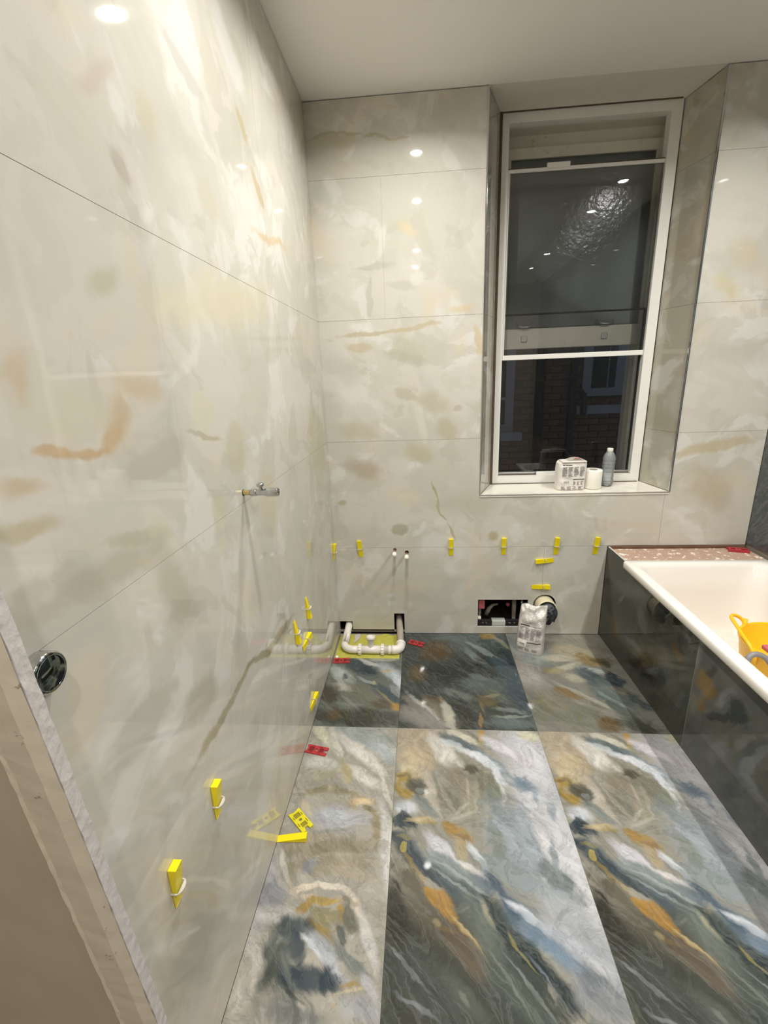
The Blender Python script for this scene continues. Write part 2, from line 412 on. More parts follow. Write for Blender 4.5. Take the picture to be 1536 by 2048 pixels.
  (0.5361, -0.3404, 0.1523, 0.0502, -1.16, '3d4a50', 0.7, 0.9),
  (0.4042, -0.4698, 0.1352, 0.0693, -0.08, '525c5a', 0.8, 0.9),
  (0.3926, -0.4152, 0.0539, 0.022, -0.38, '6a7370', 0.7, 0.56),
  (0.2796, -0.5482, 0.1006, 0.0326, -0.35, '60665f', 0.7, 0.9),
  (0.4602, -0.5429, 0.0856, 0.0324, -0.83, '545a50', 0.7, 0.9),
  (0.2845, -0.7008, 0.0909, 0.0308, -1.17, '272a26', 0.7, 0.9),
  (0.113, -0.7142, 0.146, 0.0676, -0.49, '89847e', 0.8, 0.9),
  (0.0912, -0.6239, 0.0946, 0.0296, -0.66, '7d7870', 0.7, 0.9),
  (0.1463, -0.6609, 0.1579, 0.0154, -0.86, 'b6b3ab', 0.6, 0.56),
  (0.1516, -0.5964, 0.0719, 0.032, -0.87, '4d4030', 0.7, 0.9),
  (0.1998, -0.6785, 0.117, 0.034, -0.87, '726b59', 0.7, 0.9),
  (0.2233, -0.6855, 0.1041, 0.0218, -1.32, 'a9a899', 0.6, 0.9),
  (0.2987, -0.6669, 0.1138, 0.0332, -1.28, '2d2f2a', 0.7, 0.9),
  (0.1882, -0.587, 0.0236, 0.0173, -1.0, '6b4f2c', 0.7, 0.56),
  (0.3619, -0.715, 0.0537, 0.0096, -1.55, 'a27931', 0.5, 0.56),
  (0.3812, -0.6288, 0.0517, 0.0088, -1.47, '7c6b34', 0.7, 0.56),
  (0.4127, -0.5896, 0.0485, 0.0423, -0.85, '5c5034', 0.6, 0.9),
  (0.4395, -0.5678, 0.0166, 0.0248, 0, '4a4838', 0.7, 0.9),
  (0.4424, -0.5488, 0.0407, 0.0105, 0.17, '8a8260', 0.7, 0.56),
  (0.4947, -0.6513, 0.0776, 0.0163, -0.17, '7c847f', 0.7, 0.56),
  (0.5029, -0.7269, 0.1275, 0.0461, -0.05, '5a6463', 0.8, 0.9),
  (0.5108, -0.6875, 0.1011, 0.0095, 0.03, '8f968f', 0.7, 0.56),
  (0.5894, -0.2935, 0.1643, 0.0242, -1.24, '2a373e', 0.7, 0.9),
  (0.5885, -0.61, 0.0665, 0.0237, -1.26, '2a3840', 0.7, 0.9),
 ]),
 'r1right': ('76746b', [
  (0.1, -0.1543, 0.1669, 0.1027, -1.04, '8d9491', 0.8, 0.9),
  (0.3807, -0.0509, 0.1871, 0.089, 0.11, '8b8a7c', 0.8, 0.9),
  (0.0692, -0.2405, 0.0754, 0.0299, -1.22, '7a807b', 0.7, 0.9),
  (0.3335, -0.1775, 0.1233, 0.0734, -0.13, 'a2997f', 0.7, 0.9),
  (0.3883, -0.2521, 0.081, 0.0495, -0.51, '836e3c', 0.5, 0.9),
  (0.4563, -0.2623, 0.0542, 0.038, -0.46, '5c5239', 0.7, 0.9),
  (0.4615, -0.2835, 0.0231, 0.0393, 0, '484537', 0.6, 0.9),
  (0.236, -0.2382, 0.0967, 0.0328, 0.02, 'b3ad9a', 0.7, 0.9),
  (0.3645, -0.3402, 0.0779, 0.0275, -0.44, 'bfc5c4', 0.6, 0.56),
  (0.2597, -0.3156, 0.0987, 0.0283, 0.5, 'aaa793', 0.7, 0.9),
  (0.3448, -0.3966, 0.0957, 0.0656, -1.0, '3f4d51', 0.6, 0.9),
  (0.3887, -0.4459, 0.0419, 0.0342, -0.84, '57635f', 0.7, 0.9),
  (0.4547, -0.4151, 0.0365, 0.0585, 0, '27353d', 0.4, 0.9),
  (0.4772, -0.4342, 0.0278, 0.0374, -0.87, '2c3a42', 0.7, 0.9),
  (0.389, -0.5448, 0.1396, 0.0565, -0.86, '596562', 0.8, 0.9),
  (0.3967, -0.5716, 0.1028, 0.0111, -0.91, '8b948f', 0.7, 0.56),
  (0.2014, -0.5252, 0.0783, 0.0389, -0.7, '775f34', 0.6, 0.9),
  (0.1858, -0.3496, 0.0541, 0.0251, 0.02, '95824e', 0.7, 0.56),
  (0.2677, -0.4093, 0.0564, 0.0409, -0.56, 'a09b88', 0.7, 0.9),
  (0.048, -0.3926, 0.1178, 0.069, -1.2, '928d86', 0.9, 0.9),
  (0.2842, -0.5541, 0.1826, 0.0159, -0.73, 'aba998', 0.7, 0.56),
  (0.2677, -0.619, 0.0921, 0.0132, -0.55, '98957f', 0.7, 0.56),
  (0.1605, -0.6704, 0.1832, 0.1206, -0.47, '6a6b5d', 0.9, 0.9),
  (0.1195, -0.5892, 0.0847, 0.0571, -1.08, '78725f', 0.7, 0.9),
  (0.3159, -0.729, 0.0578, 0.0557, -0.75, '5d4a28', 0.7, 0.9),
  (0.4393, -0.7318, 0.1023, 0.0653, -0.67, '36392f', 0.8, 0.9),
  (0.4664, -0.5043, 0.0117, 0.0184, 0, '94834f', 0.4, 0.56),
  (0.5004, -0.5697, 0.0767, 0.0292, -1.16, '444f50', 0.7, 0.9),
  (0.3963, -0.6311, 0.09, 0.0366, -1.05, '4e564e', 0.7, 0.9),
  (0.126, -0.7575, 0.1347, 0.0364, -0.11, '7b7a70', 0.7, 0.9),
 ]),
 'panel': ('3a3b34', [
  (-0.2734, 0.295, 0.2591, 0.1065, 3.02, '20221b', 0.9, 0.9),
  (-0.055, 0.4777, 0.0442, 0.0313, -3.13, '4b3c22', 0.8, 0.9),
  (-0.2711, 0.4257, 0.1813, 0.0448, 2.85, '4a4c46', 0.9, 0.9),
  (-0.4472, 0.3389, 0.0655, 0.0412, -2.49, '4a4c48', 0.8, 0.9),
  (-0.0329, 0.344, 0.0964, 0.0304, 2.7, '1c1e19', 0.8, 0.9),
  (-0.5936, 0.4826, 0.1219, 0.0687, -3.09, '2b2d26', 0.9, 0.9),
  (-0.5046, 0.4817, 0.0277, 0.0151, 0, '474331', 0.8, 0.9),
  (-0.7326, 0.3661, 0.0502, 0.0242, -2.84, '524022', 0.8, 0.9),
  (-0.6865, 0.2467, 0.103, 0.074, -2.38, '504f46', 0.9, 0.9),
  (-0.5105, 0.1257, 0.2126, 0.0458, 2.79, '201f16', 0.9, 0.9),
  (-0.1857, 0.1463, 0.0628, 0.0515, -2.61, '49381e', 0.9, 0.9),
  (-0.39, 0.1817, 0.0891, 0.0237, 2.82, '55564e', 0.9, 0.9),
  (-0.6935, 0.1044, 0.1457, 0.0339, 2.19, '423d30', 0.9, 0.9),
  (-0.2213, 0.3481, 0.0562, 0.0173, 2.16, '565850', 0.8, 0.56),
  (-0.5779, 0.2704, 0.1068, 0.0148, 2.87, '3f3b2f', 0.7, 0.56),
  (-0.7686, 0.4373, 0.0636, 0.0258, -2.94, '2b2d28', 0.7, 0.9),
 ]),
 'panelb': ('4c4e4a', [
  (0.0243, 0.4215, 0.0879, 0.0449, 1.66, '78746b', 0.9, 0.9),
  (-0.0665, 0.3503, 0.0566, 0.0553, -2.05, '70592f', 0.7, 0.9),
  (-0.0686, 0.2604, 0.0276, 0.0295, -2.3, '634f2b', 0.8, 0.9),
  (-0.0936, 0.4314, 0.0474, 0.0161, 2.27, '3a3833', 0.7, 0.9),
  (-0.1948, 0.4673, 0.0815, 0.0251, 2.3, '54524e', 0.9, 0.9),
  (-0.1668, 0.3786, 0.0751, 0.0222, 2.11, '6b6b6e', 0.8, 0.9),
  (-0.2304, 0.3703, 0.0595, 0.0528, 3.1, '232d2e', 0.7, 0.9),
  (-0.1679, 0.2957, 0.101, 0.0181, 2.46, '262c2c', 0.7, 0.9),
  (-0.3079, 0.4784, 0.0685, 0.0424, 2.93, '44484a', 0.9, 0.9),
  (-0.0154, 0.2298, 0.056, 0.0245, 1.51, '5e5c53', 0.8, 0.9),
 ]),
 'back': ('c7c3b8', [
  (0.2375, 1.6851, 0.141, 0.0118, -0.01, 'b0a382', 0.5, 0.65),
  (0.4694, 1.7064, 0.1449, 0.0138, 0.14, 'b5a886', 0.5, 0.65),
  (0.2147, 1.7193, 0.0766, 0.0221, -0.1, 'd6d5cd', 0.7, 0.58),
  (0.4249, 1.6115, 0.0877, 0.0461, -0.48, 'b3b09b', 0.8, 0.65),
  (0.4362, 1.5669, 0.1202, 0.0249, -0.24, 'adab9a', 0.6, 0.65),
  (0.0835, 1.5267, 0.1389, 0.0681, -0.67, 'b9b4ad', 0.9, 0.65),
  (0.432, 1.3885, 0.0597, 0.0312, -0.32, 'aea793', 0.5, 0.65),
  (0.5711, 1.3435, 0.0995, 0.0537, -0.38, 'b2aa94', 0.7, 0.65),
  (0.6313, 1.209, 0.0737, 0.0495, -0.86, 'aea58c', 0.6, 0.65),
  (0.6914, 1.3083, 0.0202, 0.02, 0, 'aea692', 0.5, 0.65),
  (0.1976, 1.6328, 0.0621, 0.0212, -0.11, 'b8ab8c', 0.6, 0.65),
  (0.7917, 1.6449, 0.0758, 0.0213, -1.32, 'c0ad84', 0.7, 0.65),
  (0.5031, 1.2441, 0.1146, 0.0231, -1.32, 'd0cabb', 0.5, 0.65),
  (0.1455, 1.217, 0.1307, 0.0472, -0.11, 'b5ad98', 0.8, 0.65),
  (0.191, 1.0025, 0.0998, 0.0512, -0.14, 'a99a85', 0.8, 0.65),
  (0.0632, 0.8093, 0.0301, 0.0155, -0.02, 'a09970', 0.6, 0.65),
  (0.5746, 0.8738, 0.062, 0.0072, -1.16, '9c8f60', 0.6, 0.65),
  (0.5977, 0.7894, 0.0511, 0.0089, -1.49, '9c9062', 0.5, 0.65),
  (0.6179, 0.7288, 0.0362, 0.0066, -0.91, 'a0946a', 0.5, 0.65),
  (0.6623, 0.6452, 0.0572, 0.0074, -1.1, 'a0966a', 0.6, 0.65),
  (0.3869, 0.6597, 0.0513, 0.0308, -0.01, '979178', 0.4, 0.65),
  (0.8938, 0.6098, 0.027, 0.0292, 0, 'a59668', 0.7, 0.65),
  (0.4873, 1.0827, 0.0905, 0.0478, -0.29, 'b0a88c', 0.8, 0.65),
  (0.7681, 0.7972, 0.2013, 0.0763, 0.04, 'b8b1a0', 0.9, 0.65),
  (0.0917, 2.537, 0.0889, 0.0096, 0.19, 'a49a78', 0.5, 0.65),
  (0.2013, 2.5436, 0.0535, 0.0081, -0.17, 'a89e7c', 0.5, 0.65),
  (0.2951, 2.5267, 0.0365, 0.0068, 0.06, 'a89e80', 0.5, 0.65),
  (0.3485, 2.5146, 0.0394, 0.0069, -0.48, 'a89f84', 0.5, 0.65),
  (0.4218, 2.5067, 0.0597, 0.0068, 0.12, 'b0a58a', 0.5, 0.65),
  (0.1346, 2.5157, 0.116, 0.0309, 0.11, 'b3aa8f', 0.8, 0.65),
  (0.4468, 2.1491, 0.0577, 0.0201, -0.77, 'cbbd9c', 0.7, 0.65),
  (0.2989, 1.9928, 0.0948, 0.0156, 0.04, 'aeac9e', 0.6, 0.65),
  (0.2638, 1.8552, 0.0996, 0.0115, -1.62, 'b2b0a5', 0.5, 0.65),
  (0.339, 2.0925, 0.0766, 0.0188, -1.73, 'cfcec5', 0.5, 0.65),
  (0.4155, 1.9051, 0.0812, 0.0238, -0.23, 'b6b4a8', 0.5, 0.65),
  (0.7177, 1.7872, 0.0765, 0.0203, 0.08, 'c8b692', 0.7, 0.65),
  (0.1071, 2.3158, 0.0584, 0.0375, -1.3, 'd2d0ca', 0.6, 0.65),
  (0.6727, 2.1207, 0.0505, 0.0224, -0.61, 'b3b1a3', 0.5, 0.65),
  (0.0599, 2.2977, 0.0609, 0.0342, -0.56, 'b5b4ab', 0.6, 0.65),
  (0.499, 1.9303, 0.0401, 0.0324, 0.38, 'd0cec5', 0.6, 0.65),
  (0.6611, 2.4032, 0.0563, 0.0291, -0.88, 'd1cec6', 0.4, 0.65),
  (1.9848, 1.0815, 0.2094, 0.0315, 0.17, 'b3a580', 0.6, 0.65),
  (2.006, 1.5302, 0.1807, 0.0669, -0.14, 'b9b3a8', 0.8, 0.65),
  (1.9784, 1.9493, 0.0947, 0.0676, -0.71, 'c0b59d', 0.8, 0.65),
  (1.9979, 0.8533, 0.1593, 0.0855, -0.76, 'b5aa92', 0.8, 0.65),
  (1.9251, 1.8176, 0.0893, 0.0373, -0.72, 'c4ba96', 0.8, 0.65),
 ]),
 'left': ('c7c2b7', [
  (-1.8493, 1.393, 0.0353, 0.01, -0.1, 'b89668', 0.6, 0.65),
  (-1.7861, 1.3815, 0.0565, 0.0087, -0.11, 'b8976a', 0.6, 0.65),
  (-1.721, 1.3971, 0.0466, 0.0215, 0.65, 'bc9f74', 0.7, 0.65),
  (-1.685, 1.438, 0.0355, 0.0345, -1.56, 'b9a484', 0.8, 0.65),
  (-1.6169, 1.4832, 0.0786, 0.0244, -0.19, 'beae90', 0.8, 0.65),
  (-1.9174, 1.359, 0.0403, 0.0132, -0.03, 'b5a07c', 0.8, 0.65),
  (-1.9168, 1.3095, 0.0514, 0.0138, -0.09, 'aa9e7a', 0.7, 0.65),
  (-1.8146, 1.4482, 0.1042, 0.0471, -0.08, 'bfbba8', 0.6, 0.5),
  (-1.3921, 1.4151, 0.0487, 0.0515, -1.25, 'c6c1a8', 0.4, 0.65),
  (-1.3932, 1.3631, 0.0929, 0.0075, -0.21, 'a49d80', 0.6, 0.65),
  (-1.5938, 1.3465, 0.1131, 0.0339, 0.12, 'b5aea2', 0.4, 0.65),
  (-1.2284, 1.3077, 0.0779, 0.0706, -1.43, 'b5ae96', 0.5, 0.65),
  (-1.6842, 1.219, 0.1005, 0.0144, -0.31, 'a9a48e', 0.6, 0.65),
  (-1.6347, 1.2076, 0.0516, 0.0263, -0.97, 'c4bda8', 0.6, 0.65),
  (-1.3798, 1.1773, 0.0539, 0.0417, -1.53, 'bdb49c', 0.6, 0.65),
  (-1.7738, 1.2003, 0.1512, 0.0284, -0.08, 'a9a391', 0.8, 0.65),
  (-1.0133, 1.0987, 0.1148, 0.0941, -1.47, 'bcb298', 0.7, 0.65),
  (-0.2375, 1.1526, 0.2102, 0.1839, -1.45, 'b0a88c', 0.6, 0.65),
  (-1.6141, 1.0828, 0.1207, 0.0444, -1.19, 'aaa590', 0.8, 0.65),
  (-1.6887, 1.1709, 0.0271, 0.017, -0.01, 'b9b29f', 0.5, 0.65),
  (-1.8742, 1.5001, 0.0359, 0.0229, -1.72, 'bda98e', 0.9, 0.65),
  (-0.93, 2.3355, 0.1149, 0.0511, -0.49, 'd4d1cc', 0.6, 0.65),
  (-0.8883, 2.1953, 0.0514, 0.0187, -0.83, 'b3a67c', 0.6, 0.65),
  (-0.7937, 2.0696, 0.0582, 0.021, -0.65, 'b09a6a', 0.6, 0.65),
  (-0.6905, 1.9447, 0.2167, 0.0158, 0.1, 'c4a878', 0.7, 0.65),
  (-1.2457, 2.1378, 0.1047, 0.0254, -0.23, 'b2afa6', 0.6, 0.65),
  (-1.5578, 1.8384, 0.0321, 0.0198, -0.36, 'aaa295', 0.6, 0.65),
  (-1.1646, 1.6825, 0.3794, 0.0675, 0.14, 'ccc4a4', 0.9, 0.65),
  (-1.4466, 1.9614, 0.0336, 0.0403, -1.26, 'bfb6a0', 0.6, 0.65),
  (-1.1976, 1.9008, 0.0555, 0.0436, -1.18, 'bdb7a4', 0.5, 0.65),
  (-1.5851, 1.9512, 0.0771, 0.013, -2.46, 'bcb0a4', 0.8, 0.65),
  (-1.6071, 1.7024, 0.0446, 0.0176, -1.41, 'c9c5b6', 0.5, 0.65),
  (-1.6602, 1.649, 0.0589, 0.0204, -2.56, 'b3ad92', 0.8, 0.65),
  (-1.4856, 0.6935, 0.1905, 0.0175, 0.03, '8c815c', 0.6, 0.65),
  (-1.2305, 0.6698, 0.1313, 0.0149, -0.29, '8c815c', 0.6, 0.65),
  (-1.0149, 0.6248, 0.1531, 0.0179, -0.14, '958a68', 0.6, 0.65),
  (-1.7864, 0.8982, 0.0963, 0.0509, -0.01, 'a9a798', 0.6, 0.65),
  (-1.6047, 0.8031, 0.088, 0.0485, -0.22, 'a5a08e', 0.6, 0.65),
  (-1.7111, 0.9053, 0.0413, 0.0164, -0.13, 'b8b5a6', 0.5, 0.65),
  (-1.7714, 0.362, 0.1338, 0.1647, -0.36, 'a8a292', 0.8, 0.65),
 ]),
 'reveal': ('b2ac9b', [
  (0.1, 1.2, 0.3, 0.06, 0.3, 'aaa491', 0.8, 0.8),
  (0.1, 2.0, 0.1, 0.05, 0.5, 'b0a28c', 0.8, 0.5),
 ]),
 'darkwall': ('4a5053', [
  (-0.2, 0.8, 0.25, 0.08, 0.6, '2f3638', 0.8, 0.9),
  (-0.15, 1.1, 0.3, 0.05, 0.5, '6a7276', 0.8, 0.9),
  (-0.6, 1.0, 0.3, 0.1, 0.7, '33393a', 0.8, 0.9),
  (-0.9, 1.5, 0.3, 0.1, 0.7, '6a6256', 0.8, 0.9),
  (-1.4, 1.2, 0.4, 0.1, 0.7, '2c3234', 0.8, 0.9),
 ]),
}


def stone_print(name, key, axes, gain, world_pos=False, warp=1.0, streak=0.12, rings=0.06, clouds=None, rough=0.03, sat=1.0, ang=-0.9, veins=.08):
    base, blobs = PRINTS[key]
    m, nt, b = new_mat(name)
    tc = N(nt, 'ShaderNodeTexCoord').outputs['Object']
    if world_pos:
        oi = N(nt, 'ShaderNodeObjectInfo')
        tc = vmath(nt, 'ADD', tc, oi.outputs['Location'])
    sp = N(nt, 'ShaderNodeSeparateXYZ')
    nt.links.new(tc, sp.inputs[0])
    cb = N(nt, 'ShaderNodeCombineXYZ')
    nt.links.new(sp.outputs[axes[0]], cb.inputs[0])
    nt.links.new(sp.outputs[axes[1]], cb.inputs[1])
    p0 = cb.outputs[0]
    # turbulent warp in three sizes
    w = p0
    for sc, amp, det in ((7.0, 0.042, 1.0), (19.0, 0.022, 2.0), (55.0, 0.010, 3.0)):
        nz = noise(nt, w, sc, det)
        o = vmath(nt, 'SUBTRACT', nz.outputs['Color'], (0.5, 0.5, 0.5))
        o = vmath(nt, 'MULTIPLY', o, (amp * warp, amp * warp, 0))
        w = vmath(nt, 'ADD', w, o)
    # flow-aligned and swirling noise that frays every edge
    mp = N(nt, 'ShaderNodeMapping')
    nt.links.new(w, mp.inputs[0])
    mp.inputs[2].default_value = (0, 0, -ang)
    n1 = noise(nt, vmath(nt, 'MULTIPLY', mp.outputs[0], (3.2, 15, 1)), 1.0, 7.0, 0.62, 1.3).outputs['Fac']
    n2 = noise(nt, w, 8.0 if not clouds else 6.0, 7.0, 0.6, 2.2).outputs['Fac']
    if clouds:
        fray = math_n(nt, 'MULTIPLY_ADD', n2, 1.1, -.55)
    else:
        fray = math_n(nt, 'MULTIPLY_ADD', n1, 1.2, math_n(nt, 'MULTIPLY_ADD', n2, 1.2, -1.2))
    col = lin(base, gain)
    if clouds:
        pn = vmath(nt, 'ADD', w, (3.7, 1.3, 0))
        for (sc, lo, wd, cc, st) in clouds:
            nz = noise(nt, pn, sc, 5.0, 0.55, 0.8)
            f = mrange(nt, nz.outputs['Fac'], lo, lo + wd, 0, st)
            col = mix_col(nt, f, col, lin(cc, gain))
            pn = vmath(nt, 'ADD', pn, (1.9, 2.7, 0.4))
    for bi, (cx, cy, rx, ry, an, cc, soft, al) in enumerate(blobs):
        if bi and bi % 18 == 0:            # keeps the node chain sequential
            w = vmath(nt, 'ADD', w, vmath(nt, 'SCALE', col, None, 1e-6))
        mp = N(nt, 'ShaderNodeMapping', vector_type='TEXTURE')
        nt.links.new(w, mp.inputs[0])
        mp.inputs[1].default_value = (cx, cy, 0)
        mp.inputs[2].default_value = (0, 0, an)
        mp.inputs[3].default_value = (max(rx, .002), max(ry, .002), 1)
        d = vmath(nt, 'LENGTH', mp.outputs[0])
        d = math_n(nt, 'ADD', d, fray)
        soft = soft * (.75 if not clouds else .8)
        f = mrange(nt, d, 1.05 - soft, 1.05 + 0.45 * soft, al, 0)
        col = mix_col(nt, f, col, lin(cc, gain))
    if streak:
        v = mrange(nt, n1, 0.25, 0.75, 1 - 2.2 * streak, 1 + 2.2 * streak, False)
        v2 = mrange(nt, n2, 0.25, 0.75, 1 - 1.6 * streak, 1 + 1.6 * streak, False)
        v = math_n(nt, 'MULTIPLY', v, v2)
        # agate-like banding carried by the same flow
        s = math_n(nt, 'SINE', math_n(nt, 'MULTIPLY', math_n(nt, 'ADD', n1, n2), 42.0))
        v = math_n(nt, 'MULTIPLY', v, math_n(nt, 'MULTIPLY_ADD', s, rings, 1.0))
        col = vmath(nt, 'SCALE', col, None, v)
        # thin pale veins
        rg = math_n(nt, 'ABSOLUTE', math_n(nt, 'SUBTRACT', n1, .5))
        f = mrange(nt, rg, 0.0, .035, veins, 0)
        col = mix_col(nt, f, col, lin('c9cbc8', gain))
        # thin smoky lines
        rg = math_n(nt, 'ABSOLUTE', math_n(nt, 'SUBTRACT', n2, .47))
        f = mrange(nt, rg, 0.0, .030, min(.30, veins * 3.2), 0)
        col = mix_col(nt, f, col, lin('5c625f', gain))
    if sat != 1.0:
        hs = N(nt, 'ShaderNodeHueSaturation')
        hs.inputs['Saturation'].default_value = sat
        nt.links.new(col, hs.inputs['Color'])
        col = hs.outputs[0]
    nt.links.new(col, b.inputs['Base Color'])
    b.inputs['Roughness'].default_value = rough
    b.inputs['Specular IOR Level'].default_value = 0.5
    b.inputs['IOR'].default_value = 1.52
    # very slight waviness of the polish
    nb = noise(nt, tc, 9.0, 1.0)
    bp = N(nt, 'ShaderNodeBump')
    bp.inputs['Strength'].default_value = 0.03
    bp.inputs['Distance'].default_value = 0.01
    nt.links.new(nb.outputs['Fac'], bp.inputs['Height'])
    nt.links.new(bp.outputs[0], b.inputs['Normal'])
    return m


FG = 0.88      # floor print gain
WG = 1.02     # wall print gain
WCL = [(2.2, .47, .10, 'bab7ab', .75), (3.2, .52, .07, 'd2d0c9', .7), (4.0, .55, .05, 'b4afa0', .5),
       (2.6, .56, .09, 'cdc0a8', .45), (6.5, .56, .035, 'c0bcae', .6)]
M = {}
M['mid'] = stone_print('onyx_floor_print', 'mid', (0, 1), FG, sat=.95)
M['fleft'] = stone_print('onyx_floor_print_left', 'fleft', (0, 1), FG, sat=.95)
M['r1left'] = stone_print('onyx_floor_print_back_left', 'r1left', (0, 1), FG, sat=.95, streak=.09, rings=.035, veins=.07)
M['r1mid'] = stone_print('onyx_floor_print_back_middle', 'r1mid', (0, 1), FG, sat=.95, streak=.09, rings=.035, veins=.07)
M['r1right'] = stone_print('onyx_floor_print_back_right', 'r1right', (0, 1), FG, sat=.95, streak=.09, rings=.035, veins=.07)
M['panel'] = stone_print('onyx_panel_print', 'panel', (1, 2), 1.12, streak=.07, rings=.02, veins=.0)
M['panelb'] = stone_print('onyx_panel_print_front', 'panelb', (1, 2), 1.12, streak=.07, rings=.02, veins=.0)
M['back'] = stone_print('pale_onyx_back_print', 'back', (0, 2), WG, True, streak=.0, rings=.0, clouds=WCL)
M['left'] = stone_print('pale_onyx_left_print', 'left', (1, 2), WG, True, streak=.0, rings=.0, clouds=WCL)
M['body'] = plain('porcelain_body', (.52, .50, .45), .6)
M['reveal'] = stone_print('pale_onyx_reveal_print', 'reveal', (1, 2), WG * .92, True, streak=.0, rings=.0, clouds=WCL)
M['darkwall'] = stone_print('slate_wall_print', 'darkwall', (1, 2), 1.0, streak=.10, veins=.1)
M['board'] = plain('wall_board', (.34, .31, .26), .9, var=.15)
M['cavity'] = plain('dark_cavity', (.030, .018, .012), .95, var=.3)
M['ceiling'] = plain('ceiling_plaster', (.84, .81, .77), .75, var=.02, nscale=6)
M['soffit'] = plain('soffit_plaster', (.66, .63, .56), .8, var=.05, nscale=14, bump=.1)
M['edge'] = plain('board_edge_plaster', (.50, .46, .44), .9, var=.10, nscale=60, bump=.5)
M['band'] = plain('dusty_plaster_band', (.50, .43, .33), .9, var=.12, nscale=22, bump=.35, stain=((.20, .14, .08), 45, .66, .03, .7))
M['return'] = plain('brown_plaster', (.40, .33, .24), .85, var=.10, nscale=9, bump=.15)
M['hallwall'] = plain('hall_plaster', (.50, .46, .40), .85, var=.06)
M['yboard'] = plain('chartreuse_board', (.46, .43, .07), .85, var=.22, nscale=40, bump=.5, stain=((.55, .50, .36), 30, .62, .05, .5))
M['white_paint'] = plain('white_window_paint', (.76, .75, .70), .4, var=.04, stain=((.45, .42, .36), 12, .66, .1, .4))
M['cream_paint'] = plain('aged_cream_paint', (.78, .76, .64), .6, var=.10, nscale=18, stain=((.22, .19, .12), 14, .62, .1, .6))
M['sill'] = plain('pale_sill_tile', (.78, .74, .65), .18, var=.05, nscale=7, stain=((.60, .55, .45), 6, .55, .1, .5))
M['chrome'] = plain('chrome', (.60, .61, .62), .09, 1.0, var=.01)
M['brass'] = plain('brass', (.75, .58, .25), .25, 1.0, var=.05)
M['dark_reflection'] = plain('chrome_dark_reflection', (.13, .15, .14), .10, 1.0, var=.03)  # chrome darkened so its colour carries the dark reflection
M['alu'] = plain('brushed_aluminium', (.55, .55, .53), .35, 1.0, var=.05)
M['darkmetal'] = plain('dark_steel', (.02, .02, .022), .5, .3)
M['seal'] = plain('black_seal', (.02, .02, .02), .6)
M['brownseal'] = plain('rusty_gap', (.10, .065, .045), .9, var=.4, nscale=50)
M['pipe'] = plain('white_pvc', (.80, .75, .68), .25, var=.03, stain=((.35, .30, .25), 70, .66, .04, .6))
M['oldpipe'] = plain('dirty_pvc', (.36, .31, .25), .55, var=.25, nscale=35, stain=((.62, .57, .48), 26, .58, .06, .7))
M['cream_pipe'] = plain('cream_pvc', (.80, .72, .50), .3, var=.04)
M['rag'] = plain('grey_rag', (.085, .088, .10), .85, var=.3, nscale=60, bump=.4)
M['cap'] = plain('white_cap', (.85, .82, .70), .3)
M['copper'] = plain('copper', (.55, .27, .17), .3, 1.0, var=.15)
M['yellow'] = plain('yellow_plastic', (.86, .70, .004), .35, var=.05)
M['yellow2'] = plain('olive_yellow_plastic', (.66, .58, .015), .4, var=.05)
M['red'] = plain('red_plastic', (.40, .032, .036), .4, var=.08, stain=((.60, .35, .30), 60, .66, .05, .5))
M['redpink'] = plain('dusty_red_plastic', (.50, .12, .14), .5, var=.2, nscale=60)
M['bath'] = plain('white_enamel', (.79, .75, .69), .12, var=.01, stain=((.80, .74, .58), 8, .62, .1, .5))
M['tubm'] = plain('yellow_tub', (.88, .50, .008), .35, var=.05)
M['deck'] = plain('pink_brown_board', (.42, .29, .21), .8, var=.18, nscale=18, bump=.2, stain=((.80, .72, .64), 28, .57, .02, .95))
M['brownwood'] = plain('brown_timber', (.14, .07, .04), .8, var=.3)
M['paper'] = plain('toilet_paper', (.86, .83, .74), .9, var=.02, bump=.15, nscale=80)
M['card'] = plain('cardboard_core', (.28, .24, .20), .9)
M['packet'] = plain('white_paper_packet', (.78, .74, .68), .6, var=.03, bump=.25, nscale=30)
M['foil'] = plain('silver_foil_bag', (.55, .51, .48), .42, .25, var=.06, nscale=30, bump=.2)
M['label'] = plain('white_label', (.74, .71, .66), .6, var=.02)
M['ink'] = plain('grey_ink', (.20, .18, .18), .7)
M['blackink'] = plain('black_ink', (.02, .018, .02), .7)
M['redink'] = plain('red_ink', (.60, .04, .06), .6)
M['brick'] = plain('night_brick', (.20, .125, .085), .9, var=.35, nscale=9, bump=.4)
M['mortar'] = plain('brick_mortar', (.10, .085, .07), .95, var=.2)
M['stonesill'] = plain('grey_stone', (.42, .44, .46), .8, var=.1)
M['outpaint'] = plain('grey_white_paint', (.40, .42, .45), .6, var=.1)
M['ironpipe'] = plain('black_drainpipe', (.014, .016, .02), .3)
M['recess_shade_y'] = plain('yellow_recess_shade', (.26, .22, .01), .5)  # darker copy of the dull yellow plastic, recess shade put into the colour
M['recess_shade_r'] = plain('red_recess_shade', (.16, .012, .016), .5)  # darker copy of the red plastic, recess shade put into the colour
M['darkglass'] = plain('dark_pane', (.012, .014, .018), .08)
M['hose'] = plain('grey_hose', (.22, .20, .20), .4, var=.1)
M['tray'] = plain('clear_tray', (.50, .52, .48), .3)


